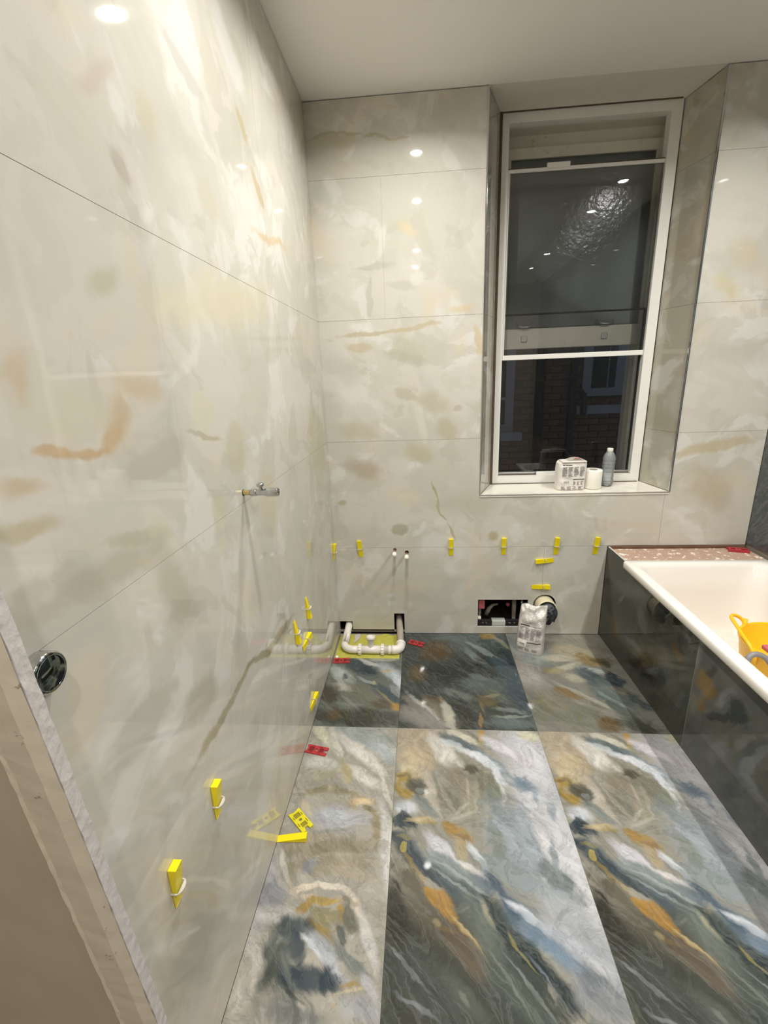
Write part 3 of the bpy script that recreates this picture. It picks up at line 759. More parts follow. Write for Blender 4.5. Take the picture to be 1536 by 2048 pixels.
def glass_mat(name, bump=0.0, tint=(1, 1, 1, 1), rough=0.0, haze=0.0, haze_col=(.5, .5, .5, 1), bscale=55.0):
    """thin pane: clear transmission, mirror reflection by Fresnel, optional diffuse haze standing in for scattered light"""
    m = bpy.data.materials.new(name)
    m.use_nodes = True
    nt = m.node_tree
    nt.nodes.clear()
    out = N(nt, 'ShaderNodeOutputMaterial')
    tr = N(nt, 'ShaderNodeBsdfTransparent')
    tr.inputs[0].default_value = tint
    gl = N(nt, 'ShaderNodeBsdfGlossy')
    gl.inputs['Roughness'].default_value = rough
    fr = N(nt, 'ShaderNodeFresnel')
    fr.inputs[0].default_value = 1.5
    mx = N(nt, 'ShaderNodeMixShader')
    if bump:
        tc = N(nt, 'ShaderNodeTexCoord').outputs['Object']
        nz = noise(nt, tc, bscale, 2.0, 0.6)
        bp = N(nt, 'ShaderNodeBump')
        bp.inputs['Strength'].default_value = bump
        bp.inputs['Distance'].default_value = 0.004
        nt.links.new(nz.outputs['Fac'], bp.inputs['Height'])
        nt.links.new(bp.outputs[0], gl.inputs['Normal'])
    base = tr.outputs[0]
    if haze:
        df = N(nt, 'ShaderNodeBsdfDiffuse')
        df.inputs[0].default_value = haze_col
        m2 = N(nt, 'ShaderNodeMixShader')
        m2.inputs[0].default_value = haze
        nt.links.new(base, m2.inputs[1])
        nt.links.new(df.outputs[0], m2.inputs[2])
        base = m2.outputs[0]
    nt.links.new(fr.outputs[0], mx.inputs[0])
    nt.links.new(base, mx.inputs[1])
    nt.links.new(gl.outputs[0], mx.inputs[2])
    nt.links.new(mx.outputs[0], out.inputs[0])
    return m


M['glass'] = glass_mat('clear_glass')
M['obscure'] = glass_mat('textured_glass', .36, (.40, .43, .43, 1), .165, .65, (.22, .24, .235, 1), 34.0)  # grey haze paints in scattered sky light, plus some dirt
M['bottle'] = glass_mat('clear_plastic', 0.15, (.86, .90, .91, 1), .08, .34, (.62, .66, .66, 1))
m, nt, b = new_mat('translucent_clip')
b.inputs['Base Color'].default_value = (.80, .77, .68, 1)
b.inputs['Roughness'].default_value = .3
b.inputs['Transmission Weight'].default_value = .35
nzc = noise(nt, N(nt, 'ShaderNodeTexCoord').outputs['Object'], 40, 2)
nt.links.new(mix_col(nt, nzc.outputs['Fac'], (.74, .71, .62, 1), (.86, .83, .74, 1)), b.inputs['Base Color'])
M['clip'] = m
m, nt, b = new_mat('lamp_lens')
b.inputs['Emission Color'].default_value = LAMP_COL + (1,)
b.inputs['Emission Strength'].default_value = 140.0
M['lens'] = m


class B:
    """collects simple shapes in one bmesh"""

    def __init__(self):
        self.bm = bmesh.new()

    def quad(self, pts, mi=0):
        f = self.bm.faces.new([self.bm.verts.new(p) for p in pts])
        f.material_index = mi
        return f

    def box(self, a, b, bev=0.0, mat=None, mi=0):
        x0, y0, z0 = a
        x1, y1, z1 = b
        v = [self.bm.verts.new(p) for p in
             [(x0, y0, z0), (x1, y0, z0), (x1, y1, z0), (x0, y1, z0), (x0, y0, z1), (x1, y0, z1), (x1, y1, z1), (x0, y1, z1)]]
        fs = [self.bm.faces.new([v[i] for i in q]) for q in
              [(0, 3, 2, 1), (4, 5, 6, 7), (0, 1, 5, 4), (1, 2, 6, 5), (2, 3, 7, 6), (3, 0, 4, 7)]]
        for f in fs:
            f.material_index = mi
        if mat is not None:
            bmesh.ops.transform(self.bm, matrix=mat, verts=v)
        if bev:
            es = list({e for f in fs for e in f.edges})
            bmesh.ops.bevel(self.bm, geom=es, offset=bev, segments=2, affect='EDGES', profile=.5)
        return self

    def lathe(self, prof, frame=Matrix(), seg=20, mi=0, closed=False):
        """prof: list of (radius, height) about local z of frame"""
        rings = []
        for r, h in prof:
            if r < 1e-6:
                rings.append([self.bm.verts.new(frame @ Vector((0, 0, h)))])
            else:
                rings.append([self.bm.verts.new(frame @ Vector((r * math.cos(2 * math.pi * i / seg), r * math.sin(2 * math.pi * i / seg), h))) for i in range(seg)])
        for a, c in zip(rings, rings[1:]):
            for i in range(seg):
                j = (i + 1) % seg
                q = [a[i % len(a)], a[j % len(a)], c[j % len(c)], c[i % len(c)]]
                u = []
                for t in q:
                    if t not in u:
                        u.append(t)
                if len(u) > 2:
                    f = self.bm.faces.new(u)
                    f.smooth = True
                    f.material_index = mi
        return self

    def tube(self, pts, r, seg=12, caps=True, mi=0):
        pts = [Vector(p) for p in pts]
        rs = r if isinstance(r, (list, tuple)) else [r] * len(pts)
        rings = []
        prev = None
        for i, p in enumerate(pts):
            t = (pts[min(i + 1, len(pts) - 1)] - pts[max(i - 1, 0)]).normalized()
            if prev is None:
                prev = t.orthogonal().normalized()
            n = (prev - t * prev.dot(t)).normalized()
            prev = n
            bn = t.cross(n)
            rings.append([self.bm.verts.new(p + (n * math.cos(2 * math.pi * k / seg) + bn * math.sin(2 * math.pi * k / seg)) * rs[i]) for k in range(seg)])
        for a, c in zip(rings, rings[1:]):
            for k in range(seg):
                f = self.bm.faces.new([a[k], a[(k + 1) % seg], c[(k + 1) % seg], c[k]])
                f.smooth = True
                f.material_index = mi
        if caps:
            for q in (rings[0][::-1], rings[-1]):
                f = self.bm.faces.new(q)
                f.material_index = mi
        return self

    def plate(self, outer, holes, to3, depth, side_mi=1, front_mi=0):
        """flat polygon with holes, given in 2-D, mapped by to3(u, v, d); d=0 front, d=depth back"""
        es = []
        for lp in [outer] + list(holes):
            vs_ = [self.bm.verts.new(to3(u, v, 0)) for u, v in lp]
            es += [self.bm.edges.new((vs_[i], vs_[(i + 1) % len(vs_)])) for i in range(len(vs_))]
        r = bmesh.ops.triangle_fill(self.bm, edges=es, use_beauty=True, use_dissolve=False)
        fs = [g for g in r['geom'] if isinstance(g, bmesh.types.BMFace)]
        n = Vector(to3(0, 0, 0)) - Vector(to3(0, 0, 1))
        for f in fs:
            f.normal_update()
            if f.normal.dot(n) < 0:
                f.normal_flip()
            f.material_index = front_mi
        off = Vector(to3(0, 0, depth)) - Vector(to3(0, 0, 0))
        allv = {v for f in fs for v in f.verts}
        bv = {v: self.bm.verts.new(v.co + off) for v in allv}
        bedges = {}
        for f in fs:
            for lp in f.loops:
                e = lp.edge
                if len(e.link_faces) == 1:
                    bedges[e] = (lp.vert, lp.link_loop_next.vert)
        for f in fs:
            g = self.bm.faces.new([bv[v] for v in reversed(f.verts[:])])
            g.material_index = side_mi
        for a, c in bedges.values():
            g = self.bm.faces.new([a, bv[a], bv[c], c])
            g.material_index = side_mi
        return self

    def build(self, name, mats, parent=None, loc=None, label=None, recalc=True):
        bm = self.bm
        for e in bm.edges:
            if len(e.link_faces) == 2 and e.calc_face_angle(0) > .7:
                e.smooth = False
        if recalc:
            bmesh.ops.recalc_face_normals(bm, faces=bm.faces[:])
        if loc is not None:
            bmesh.ops.translate(bm, verts=bm.verts[:], vec=-Vector(loc))
        me = bpy.data.meshes.new(name)
        bm.to_mesh(me)
        bm.free()
        for q in (mats if isinstance(mats, (list, tuple)) else [mats]):
            me.materials.append(M[q] if isinstance(q, str) else q)
        o = bpy.data.objects.new(name, me)
        if loc is not None:
            o.location = loc
        C.objects.link(o)
        if parent is not None:
            o.parent = parent
            if parent.type == 'EMPTY' or parent.matrix_basis != Matrix():
                o.matrix_parent_inverse = parent.matrix_basis.inverted()
        if label:
            o['label'] = label
        return o


def thing(name, label, cat, loc=(0, 0, 0), group=None):
    o = bpy.data.objects.new(name, None)
    o.empty_display_size = .05
    o.location = loc
    C.objects.link(o)
    o['label'] = label
    o['category'] = cat
    if group:
        o['group'] = group
    return o


def tag(o, label, cat, group=None):
    o['label'] = label
    o['category'] = cat
    if group:
        o['group'] = group
    return o


def struct(o, label, cat):
    o['kind'] = 'structure'
    o['label'] = label
    o['category'] = cat
    return o


def frame_from(z, x=None, o=(0, 0, 0)):
    z = Vector(z).normalized()
    x = Vector(x) if x is not None else z.orthogonal()
    x = (x - z * x.dot(z)).normalized()
    y = z.cross(x)
    m_ = Matrix((x, y, z)).transposed().to_4x4()
    m_.translation = Vector(o)
    return m_


def rect(a, b, c, d):
    return [(a, c), (b, c), (b, d), (a, d)]


def circle(cx, cy, r, n=28, a0=0.0, a1=None):
    if a1 is None:
        return [(cx + r * math.cos(2 * math.pi * i / n), cy + r * math.sin(2 * math.pi * i / n)) for i in range(n)]
    return [(cx + r * math.cos(a0 + (a1 - a0) * i / n), cy + r * math.sin(a0 + (a1 - a0) * i / n)) for i in range(n + 1)]


# ================================================================== LARGE STRUCTURE
FX = lambda u, v, d: (u, v, -d)            # floor, front = up
BK = lambda u, v, d: (u, d, v)             # back wall, front faces -y
LF = lambda u, v, d: (-d, u, v)            # left wall, front faces +x   (u = y, v = z)
RT = lambda u, v, d: (XR + d, u, v)        # right wall
g = GAP

# ---- floor
fl = B().box((-1.2, -4.3, -.08), (2.6, .30, -TT - .004)).build('floor', 'board')
struct(fl, 'polished dark onyx tile floor in blue grey white and gold', 'floor')
YJ = -.7775
X1, X2, X3 = .383, .983, 1.583
floor_tiles = [
    ('r1left', (0, 0), [(.0008, YJ + g), (X1 - g, YJ + g), (X1 - g, -.003), (.368, -.003), (.368, -.262), (.0008, -.262)]),
    ('r1mid', (X1, 0), rect(X1 + g, X2 - g, YJ + g, -.002)),
    ('r1right', (X2, 0), rect(X2 + g, X3 - g, YJ + g, -.002)),
    ('fleft', (0, YJ), rect(.0008, X1 - g, YJ - 1.2 + g, YJ - g)),
    ('mid', (X1, YJ), rect(X1 + g, X2 - g, YJ - 1.2 + g, YJ - g)),
    ('mid', (X2, YJ), rect(X2 + g, X3 - g, YJ - 1.2 + g, YJ - g)),
    ('mid', (X1 - .6, YJ - 1.2), rect(X1 - .6 + g, X1 - g, YJ - 2.4 + g, YJ - 1.2 - g)),
    ('mid', (X1, YJ - 1.2), rect(X1 + g, X2 - g, YJ - 2.4 + g, YJ - 1.2 - g)),
    ('mid', (X2, YJ - 1.2), rect(X2 + g, X3 - g, YJ - 2.4 + g, YJ - 1.2 - g)),
    ('mid', (X3, YJ - 1.2), rect(X3 + g, XR - g, YJ - 2.4 + g, YJ - 1.2 - g)),
]
for key, (ox, oy), poly in floor_tiles:
    B().plate(poly, [], FX, TT).build('tile', [M[key], 'body'], fl, (ox, oy, 0))
yb = B()
n = 18
top = [[None] * (7) for _ in range(n + 1)]
for i in range(n + 1):
    for j in range(7):
        x = .006 + (.366 - .006) * i / n
        y = -.258 + .254 * j / 6
        if j == 6:
            y += random.uniform(-.018, 0)
        top[i][j] = yb.bm.verts.new((x, y, -.0035 + random.uniform(-.0012, .0012)))
for i in range(n):
    for j in range(6):
        yb.bm.faces.new((top[i][j], top[i + 1][j], top[i + 1][j + 1], top[i][j + 1]))
yb.build('backing_board', 'yboard', fl, label='chartreuse yellow rough board exposed where the floor tile is cut away')
sc_ = B()
pts = [(.095, -.115), (.118, -.075), (.128, -.035), (.118, -.012), (.101, -.022), (.088, -.035), (.096, -.07)]
sc_.plate(pts, [], lambda u, v, d: (u, v, .0005 - d), .002, 0)
sc_.build('plaster_scrap', 'edge', fl, label='torn pale plaster scrap on the yellow board')

# ---- back wall
wb = B()
wb.plate([(-.03, 0), (XR + .05, 0), (XR + .05, ZC), (1.81, ZC), (1.81, .84), (.80, .84), (.80, ZC), (-.03, ZC)],
         [rect(-.005, .42, .006, .16), rect(.80, 1.115, .03, .235), circle(1.197, .188, .066), circle(.346, .537, .016, 14), circle(.4135, .519, .016, 14)],
         lambda u, v, d: (u, .0125 + d, v), .02, 0)
wall_back = wb.build('wall_back', 'board')
struct(wall_back, 'back wall clad in pale cream onyx tiles around the window recess', 'wall')
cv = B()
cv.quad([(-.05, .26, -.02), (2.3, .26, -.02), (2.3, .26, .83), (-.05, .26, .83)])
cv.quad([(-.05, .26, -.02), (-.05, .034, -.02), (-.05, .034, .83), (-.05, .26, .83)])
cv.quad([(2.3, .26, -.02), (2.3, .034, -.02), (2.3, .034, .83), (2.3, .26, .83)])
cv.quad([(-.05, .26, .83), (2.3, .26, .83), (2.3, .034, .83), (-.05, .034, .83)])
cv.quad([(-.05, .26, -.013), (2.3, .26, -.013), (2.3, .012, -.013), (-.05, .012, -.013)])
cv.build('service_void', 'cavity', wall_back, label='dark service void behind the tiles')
WL, WR, WS = .8165, 1.795, .849
CXH, CZH, CRH = 1.197, .190, .064
dz = math.sqrt(CRH ** 2 - (1.176 - CXH) ** 2)
aA = math.atan2(dz, 1.176 - g - CXH)
arcA = circle(CXH, CZH, CRH, 16, aA, 2 * math.pi - aA)          # left part of the hole, top to bottom
arcB = circle(CXH, CZH, CRH, 24, -aA, aA)                       # right part, bottom to top
polyA = [(-.009, .078), (.076, .078), (.076, .0245), (.328, .0245), (.328, .131), (.389, .131), (.389, .0015), (1.176 - g, .0015)]
polyA += arcA[::-1] + [(1.176 - g, H1 - g), (-.009, H1 - g)]
polyB = [(1.176 + g, .0015), (1.511, .0015), (1.511, H1 - g), (1.176 + g, H1 - g)] + [(max(x, 1.176 + g), z) for x, z in arcB[::-1]]
holesA = [rect(.8195, 1.103, .0455, .2215), circle(.346, .536, .0095, 14), circle(.4135, .519, .0115, 14)]
back_tiles = [
    (polyA, holesA), (polyB, []),
    ([(-.009, H1 + g), (1.776 - g, H1 + g), (1.776 - g, WS), (WL, WS), (WL, H2 - g), (-.009, H2 - g)], []),
    ([(1.776 + g, H1 + g), (XR, H1 + g), (XR, H2 - g), (WR, H2 - g), (WR, WS), (1.776 + g, WS)], []),
    (rect(-.009, WL, H2 + g, H3 - g), []), (rect(WR, XR, H2 + g, H3 - g), []),
    (rect(-.009, .336 - .0002, H3 + g, H4 - g), []), (rect(.336 + .0002, WL, H3 + g, H4 - g), []), (rect(WR, XR, H3 + g, H4 - g), []),
    (rect(-.009, WL, H4 + g, ZC - .004), []), (rect(WR, XR, H4 + g, ZC - .004), []),
]
for poly, holes in back_tiles:
    B().plate(poly, holes, BK, TT).build('tile', [M['back'], 'body'], wall_back, (poly[0][0], 0, poly[0][1]))
# splayed reveals of the window recess
LR0, LR1, RR0, RR1, RD = Vector((WL, 0)), Vector((.904, .218)), Vector((WR, 0)), Vector((1.738, .218)), .218
zb = [WS + .002, H2, H3, H4, ZC]
for k in range(4):
    for a, c, s in ((LR0, LR1, -1), (RR0, RR1, 1)):
        bb = B()
        z0, z1 = zb[k] + g, zb[k + 1] - g
        if k == 3:
            z1 = ZC - .003
        t = Vector((s * TT, 0, 0))
        q = [Vector((a.x, a.y + .001, z0)), Vector((c.x, c.y, z0 + (.009 if k == 0 else 0))), Vector((c.x, c.y, min(z1, 2.654))), Vector((a.x, a.y + .001, z1))]
        bb.quad(q)
        bb.quad([p + t for p in q], 1)
        for i in range(4):
            bb.quad([q[i], q[(i + 1) % 4], q[(i + 1) % 4] + t, q[i] + t], 1)
        bb.build('tile', [M['reveal'], 'body'], wall_back, (a.x, 0, z0))
# sloping soffit over the window, sill slab
so = B()
q = [Vector((WL, 0, ZC)), Vector((WR, 0, ZC)), Vector((RR1.x, RD, 2.657)), Vector((LR1.x, RD, 2.657))]
so.quad(q)
so.quad([p + Vector((0, 0, .03)) for p in q])
so.build('window_soffit', 'soffit', wall_back, label='sloping plaster soffit over the window')

# ---- left wall (tiles end in a slightly leaning cut edge near the camera)
yend = lambda z: -1.9425 - .0745 * z
wl = B().plate([(.03, 0), (.03, ZC), (yend(ZC) + .004, ZC), (yend(0) + .004, 0)], [], lambda u, v, d: (-.0125 - d, u, v), .10, 0)
wall_left = wl.build('wall_left', 'board')
struct(wall_left, 'left wall of large glossy cream onyx tiles with long horizontal joints', 'wall')
rows = [(.0012, H1), (H1, H2), (H2, H3), (H3, H4), (H4, ZC - .004)]
for k, (z0, z1) in enumerate(rows):
    a, c = z0 + (.0001 if k == 4 else g), z1 - (.0001 if k == 3 else g)
    yj = -.752
    p1 = [(yj + g, a), (-.0012, a), (-.0012, c), (yj + g, c)]
    p2 = [(yend(a), a), (yj - g, a), (yj - g, c), (yend(c), c)]
    for p in (p1, p2):
        B().plate(p, [], LF, TT).build('tile', [M['left'], 'body'], wall_left, (0, p[0][0], p[0][1]))
# plaster nib (door lining) at the near end of the left wall, leaning slightly
nib = lambda z: -1.9435 - .0745 * z       # back face of the nib, where the tiles stop
XN = .071
def nib_part(name, mat, section, nz=60, jit=0.0, label=None):
    """section(z) -> list of (x, y) points of a closed outline"""
    bb = B()
    rws = []
    for i in range(nz + 1):
        z = ZC * i / nz
        o_ = section(z)
        rws.append([bb.bm.verts.new((x + random.uniform(-jit, jit), y + random.uniform(-jit, jit), z)) for x, y in o_])
    k = len(rws[0])
    for a_, c_ in zip(rws, rws[1:]):
        for i in range(k):
            bb.bm.faces.new((a_[i], a_[(i + 1) % k], c_[(i + 1) % k], c_[i]))
    return bb.build(name, mat, wall_left, label=label)
nib_part('board_edge', 'edge', lambda z: [(XN, nib(z)), (XN + .002, nib(z) - .010), (XN + .006, nib(z) - .022), (XN - .02, nib(z) - .020), (XN - .02, nib(z))], 220, .0005, 'pale raw board edge at the near end of the left wall')
nib_part('plaster_band', 'band', lambda z: [(XN - .019, nib(z)), (XN - .019, nib(z) - .019), (XN + .0045, nib(z) - .0225), (XN - .008, nib(z) - .031), (.031, nib(z) - .031), (.031, nib(z))], 120, .0004, 'dusty tan plaster band on the raw wall end')
nib_part('plaster_ridge', 'band', lambda z: [(.032, nib(z)), (.032, nib(z) - .0315), (.028, nib(z) - .0335), (.025, nib(z) - .029), (.025, nib(z))], 160, .0006, 'pale ridge along the plaster band')
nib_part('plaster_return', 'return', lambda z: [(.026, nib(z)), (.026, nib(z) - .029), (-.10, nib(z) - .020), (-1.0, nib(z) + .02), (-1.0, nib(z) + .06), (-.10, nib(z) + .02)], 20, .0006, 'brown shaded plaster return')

# ---- right wall, hall walls, ceiling
wr = B().box((XR + .0125, -4.3, 0), (XR + .10, .03, ZC)).build('wall_right', 'board')
struct(wr, 'right wall with dark slate onyx tiles above the bath', 'wall')
for y0, y1 in ((-1.2, -.004), (-2.4, -1.2), (-3.6, -2.4), (-4.3, -3.6)):
    for z0, z1 in ((.56, 1.157), (1.157, 1.757), (1.757, 2.36), (2.36, ZC - .004)):
        B().plate(rect(y0 + g, y1 - g, z0 + g, z1 - g), [], RT, TT).build('tile', [M['darkwall'], 'body'], wr, (XR, y1, z0))
w5 = B().box((-1.2, -4.38, 0), (XR + .1, -4.3, ZC)).build('wall_front', 'hallwall')
struct(w5, 'plain plaster wall behind the camera', 'wall')
w6 = B().box((-1.28, -4.3, 0), (-1.0, -1.86, ZC)).build('wall_hall', 'hallwall')
struct(w6, 'plain plaster wall of the hall behind the camera', 'wall')
ce = B()
ce.plate([(-1.28, -4.38), (XR + .1, -4.38), (XR + .1, .03), (1.84, .03), (WR, .001), (WL, .001), (.78, .03), (-1.28, .03)],
         [circle(x, y, .036, 20) for x, y in LAMP_XY], lambda u, v, d: (u, v, ZC + d), .03, 0)
ceiling = ce.build('ceiling', 'ceiling')
struct(ceiling, 'white plaster ceiling with recessed downlights', 'ceiling')
LAMP_ROW = ('nearest the window', 'second from the window', 'third from the window', 'farthest from the window')
for i, (x, y) in enumerate(LAMP_XY):
    t = thing('downlight', 'recessed ceiling downlight of the %s row, %s' % (('left', 'right')[i // 4], LAMP_ROW[i % 4]), 'ceiling light', (x, y, ZC), 'ceiling downlights')
    B().lathe([(.034, .028), (.034, -.001), (.043, -.004), (.045, -.001), (.045, .0)], Matrix.Translation((x, y, ZC)), 24).build('bezel', 'white_paint', t)
    B().lathe([(0, .0), (.030, .0), (.033, .003)], Matrix.Translation((x, y, ZC + .004)), 24).build('lens', 'lens', t)
    ld = bpy.data.lights.new('downlight_beam', 'AREA')
    ld.shape = 'DISK'
    ld.size = .042
    ld.energy = LAMP_W
    ld.color = LAMP_COL
    ld.spread = math.radians(151)
    lo = bpy.data.objects.new('downlight_beam', ld)
    lo.location = (x, y, ZC + .002)
    C.objects.link(lo)
    lo.parent = t
    lo.matrix_parent_inverse = t.matrix_basis.inverted()

# ---- window
wf = B()
wf.plate(rect(.910, 1.731, .859, 2.656), [rect(.946, 1.682, .903, 2.613)], lambda u, v, d: (u, .214 + d, v), .05, 0)
window = wf.build('window_1', 'white_paint')
struct(window, 'tall white framed sliding sash window showing a dark brick yard', 'window')
sl = B()
q = [Vector((WL, -.004, WS)), Vector((WR, -.004, WS)), Vector((RR1.x, RD, .858)), Vector((LR1.x, RD, .858))]
sl.quad(q)
sl.quad([p - Vector((0, 0, .012)) for p in q])
for i in range(4):
    sl.quad([q[i], q[(i + 1) % 4], q[(i + 1) % 4] - Vector((0, 0, .012)), q[i] - Vector((0, 0, .012))])
sl.build('window_sill', 'sill', window, label='pale tiled window sill')
B().box((.900, .204, .858), (.912, .216, 2.662)).box((.900, .204, 2.655), (1.722, .214, 2.662)).box((.900, .206, .857), (1.722, .216, .861)).build('frame_gap', 'brownseal', window, label='dark rusty gap round the window frame')
# secondary glazing, upper slider then lower slider
def slider(name, x0, x1, z0, z1, y, top_h, bot_h, side_w, matt, matb, mats):
    pane = B().box((x0 + side_w * .5, y + .004, z0 + bot_h * .5), (x1 - side_w * .5, y + .008, z1 - top_h * .5)).build(name, 'glass', window)
    B().box((x0, y - .002, z1 - top_h), (x1, y + .012, z1), .0015).build('top_rail', matt, pane)
    B().box((x0, y - .004, z0), (x1, y + .014, z0 + bot_h), .002).build('bottom_rail', matb, pane)
    for a in (x0, x1 - side_w):
        B().box((a, y, z0 + bot_h), (a + side_w, y + .011, z1 - top_h)).build('stile', mats, pane)
    return pane
up_p = slider('upper_pane', .948, 1.692, 1.542, 2.429, .228, .016, .025, .009, 'white_paint', 'white_paint', 'white_paint')
B().box((1.132, .219, 2.422), (1.242, .230, 2.446), .003).build('finger_pull', 'white_paint', up_p)
B().box((.948, .226, 2.429), (1.690, .232, 2.4325)).build('rail_seal', 'brownseal', up_p)
lo_p = slider('lower_pane', .948, 1.684, .903, 1.7755, .248, .008, .016, .009, 'darkmetal', 'alu', 'darkmetal')
B().box((1.1625, .215, .901), (1.290, .226, .926), .003).build('finger_pull', 'white_paint', lo_p)
B().box((.948, .240, .903), (1.682, .246, .908)).build('rail_seal', 'brownseal', lo_p)
# outer timber sash window and its box frame
bf = B()
bf.plate(rect(.80, 1.85, .80, 2.80), [rect(.953, 1.689, .885, 2.62)], lambda u, v, d: (u, .395 + d, v), .05, 0)
bf.plate(rect(.80, 1.85, .80, 2.80), [rect(.938, 1.757, .870, 2.63)], lambda u, v, d: (u, .265 + d, v), .125, 0)
bf.build('box_frame', 'cream_paint', window, label='aged cream timber box frame behind the glazing')
sa = B()
sa.box((.953, .350, 1.602), (1.755, .385, 1.709), .004)
sa.box((.953, .350, 2.5135), (1.755, .385, 2.564), .004)
sa.box((.953, .352, 1.705), (.984, .383, 2.52), .002)
sa.box((1.696, .352, 1.705), (1.755, .383, 2.52), .002)
sash = sa.build('raised_sash', 'cream_paint', window, label='raised cream sash with textured glass')
B().box((.975, .365, 1.705), (1.705, .370, 2.52)).build('textured_pane', 'obscure', sash)
B().box((.955, .39, 2.575), (1.72, .41, 2.63)).build('top_sash_rail', 'cream_paint', window)
for x in (1.085, 1.518):
    B().tube([(x - .04, .350, 1.739), (x - .035, .335, 1.722), (x - .015, .328, 1.715), (x + .015, .328, 1.715), (x + .035, .335, 1.722), (x + .04, .350, 1.739)], .004, 8).build('sash_lift', 'alu', sash)
    B().box((x - .015, .342, 1.638), (x + .018, .351, 1.671), .003).build('sash_stop', 'alu', sash)
# bright metal edge trims of the recess
for i, (x, s) in enumerate(((WL, 1), (WR, -1))):
    o = B().box((x - .004, -.0035, WS - .002), (x + .004, .006, ZC - .004), .002).build('trim_%d' % (i + 1), 'chrome')
    struct(o, ('slim bright metal edge trim on the left side of the window recess', 'slim bluish metal edge trim on the right side of the window recess')[i], 'trim')
o = B().box((WL, -.006, WS - .004), (WR, .001, WS + .001), .001).build('trim_3', 'alu')
struct(o, 'thin metal edge trim along the front of the window sill', 'trim')

# ================================================================== OUTSIDE
YB = 3.2
bw = B().box((-1.0, YB + .012, -3.0), (6.0, YB + .35, 4.2)).build('brick_building', 'mortar')
tag(bw, 'dark brick building across the yard seen through the lower pane', 'building')
bk = B().box((0, 0, 0), (.2155, .02, .0655), .003)
brick_me = bk.build('brick', 'brick', bw, (0, 0, 0))
brick_me.location = (1.30, YB, .10)
first = True
for r in range(23):
    z = .10 + r * .0755
    for k in range(9):
        x = 1.02 + k * .2255 + (.112 if r % 2 else 0)
        if x < 1.22 or x > 2.98:
            continue
        if 1.40 < x + .11 < 1.63 and z > .76 or 2.33 < x + .11 < 3.1 and 1.10 < z:
            continue
        if first:
            brick_me.location = (x, YB, z)
            first = False
            continue
        o = brick_me.copy()
        o.location = (x, YB + random.uniform(-.003, .003), z)
        C.objects.link(o)
for (x0, x1, z0, z1, sx0, sx1, sz) in ((1.25, 1.60, .785, 1.75, 1.10, 1.695, .70), (2.365, 3.1, 1.18, 2.0, 2.30, 3.2, .985)):
    w_ = B()
    w_.box((x0, YB - .015, z0), (x1, YB + .03, z1))
    wo = w_.build('window', 'outpaint', bw)
    if x0 < 2:
        B().box((x0 + .02, YB - .020, z0 + .10), (x1 - .10, YB - .012, z1 - .02)).build('pane', 'darkglass', wo)
        B().box((x0, YB - .03, 1.17), (x1 - .09, YB - .015, 1.20)).build('glazing_bar', 'outpaint', wo)
    else:
        B().box((x0 + .10, YB - .020, z0 + .09), (x0 + .27, YB - .012, z1 - .02)).build('pane', 'darkglass', wo)
        B().box((x0 + .285, YB - .020, z0 + .09), (x0 + .36, YB - .012, z1 - .02)).build('pane', 'darkglass', wo)
    B().box((sx0, YB - .10, sz), (sx1, YB + .02, sz + .095), .006).build('stone_sill', 'stonesill', wo)
for i, (x, lbl) in enumerate(((1.865, 'thick black drainpipe on the far brick wall, left of the hooped pipe'), (2.235, 'black drainpipe with a hooped branch on the far brick wall'))):
    r = (.055, .04)[i]
    t = thing('drainpipe', lbl, 'pipe', (x, YB - .09, 0))
    B().tube([(x, YB - .09, -1.0), (x, YB - .09, 2.2)], r, 12).build('pipe', 'ironpipe', t)
    for zz in (.50, 1.36):
        B().tube([(x, YB - .09, zz), (x, YB - .09, zz + .07)], r + .014, 12).build('collar', 'ironpipe', t)
    if i == 1:
        B().tube([(x, YB - .12, 1.27), (x + .06, YB - .12, 1.26), (x + .12, YB - .12, 1.20), (x + .135, YB - .12, 1.10), (x + .13, YB - .12, .98)], .035, 10).build('branch', 'ironpipe', t)

import mathutils.noise as pnoise
# ================================================================== OBJECTS
# ---- bath, its tiled panel and the deck board
BX0, BX1, BY0, BY1, BZ = 1.505, 2.195, -.212, -1.95, .552
def rr(inset, z, r, yin=None, n=6):
    yi = inset if yin is None else yin
    x0, x1, y0, y1 = BX0 + inset, BX1 - inset, BY1 + inset, BY0 - yi
    pts = []
    for cx, cy, a in ((x1 - r, y1 - 0 - r, 0), (x0 + r, y1 - r, 90), (x0 + r, y0 + r, 180), (x1 - r, y0 + r, 270)):
        for k in range(n + 1):
            t = math.radians(a + 90 * k / n)
            pts.append((cx + r * math.cos(t), cy + r * math.sin(t), z))
    return pts
bt = B()
rings = [rr(.030, .516, .020), rr(.004, .515, .018), rr(.0, .519, .018), rr(.0, .546, .018), rr(.006, BZ, .018), rr(.040, BZ, .05), rr(.050, BZ - .004, .06, .046), rr(.058, BZ - .02, .07, .055),
         rr(.075, .42, .09, .075), rr(.088, .26, .11, .10), rr(.105, .185, .12, .135), rr(.150, .165, .10, .19)]
prev = None
for rg in rings:
    vs_ = [bt.bm.verts.new(p) for p in rg]
    if prev:
        for i in range(len(vs_)):
            f = bt.bm.faces.new((prev[i], prev[(i + 1) % len(vs_)], vs_[(i + 1) % len(vs_)], vs_[i]))
            f.smooth = True
    prev = vs_
f = bt.bm.faces.new(prev)
f.smooth = True
bathtub = thing('bathtub', 'white enamel bathtub with dusty rim against the dark wall', 'bathtub', (1.85, -1.08, 0))
sh = bt.build('shell', 'bath', bathtub)
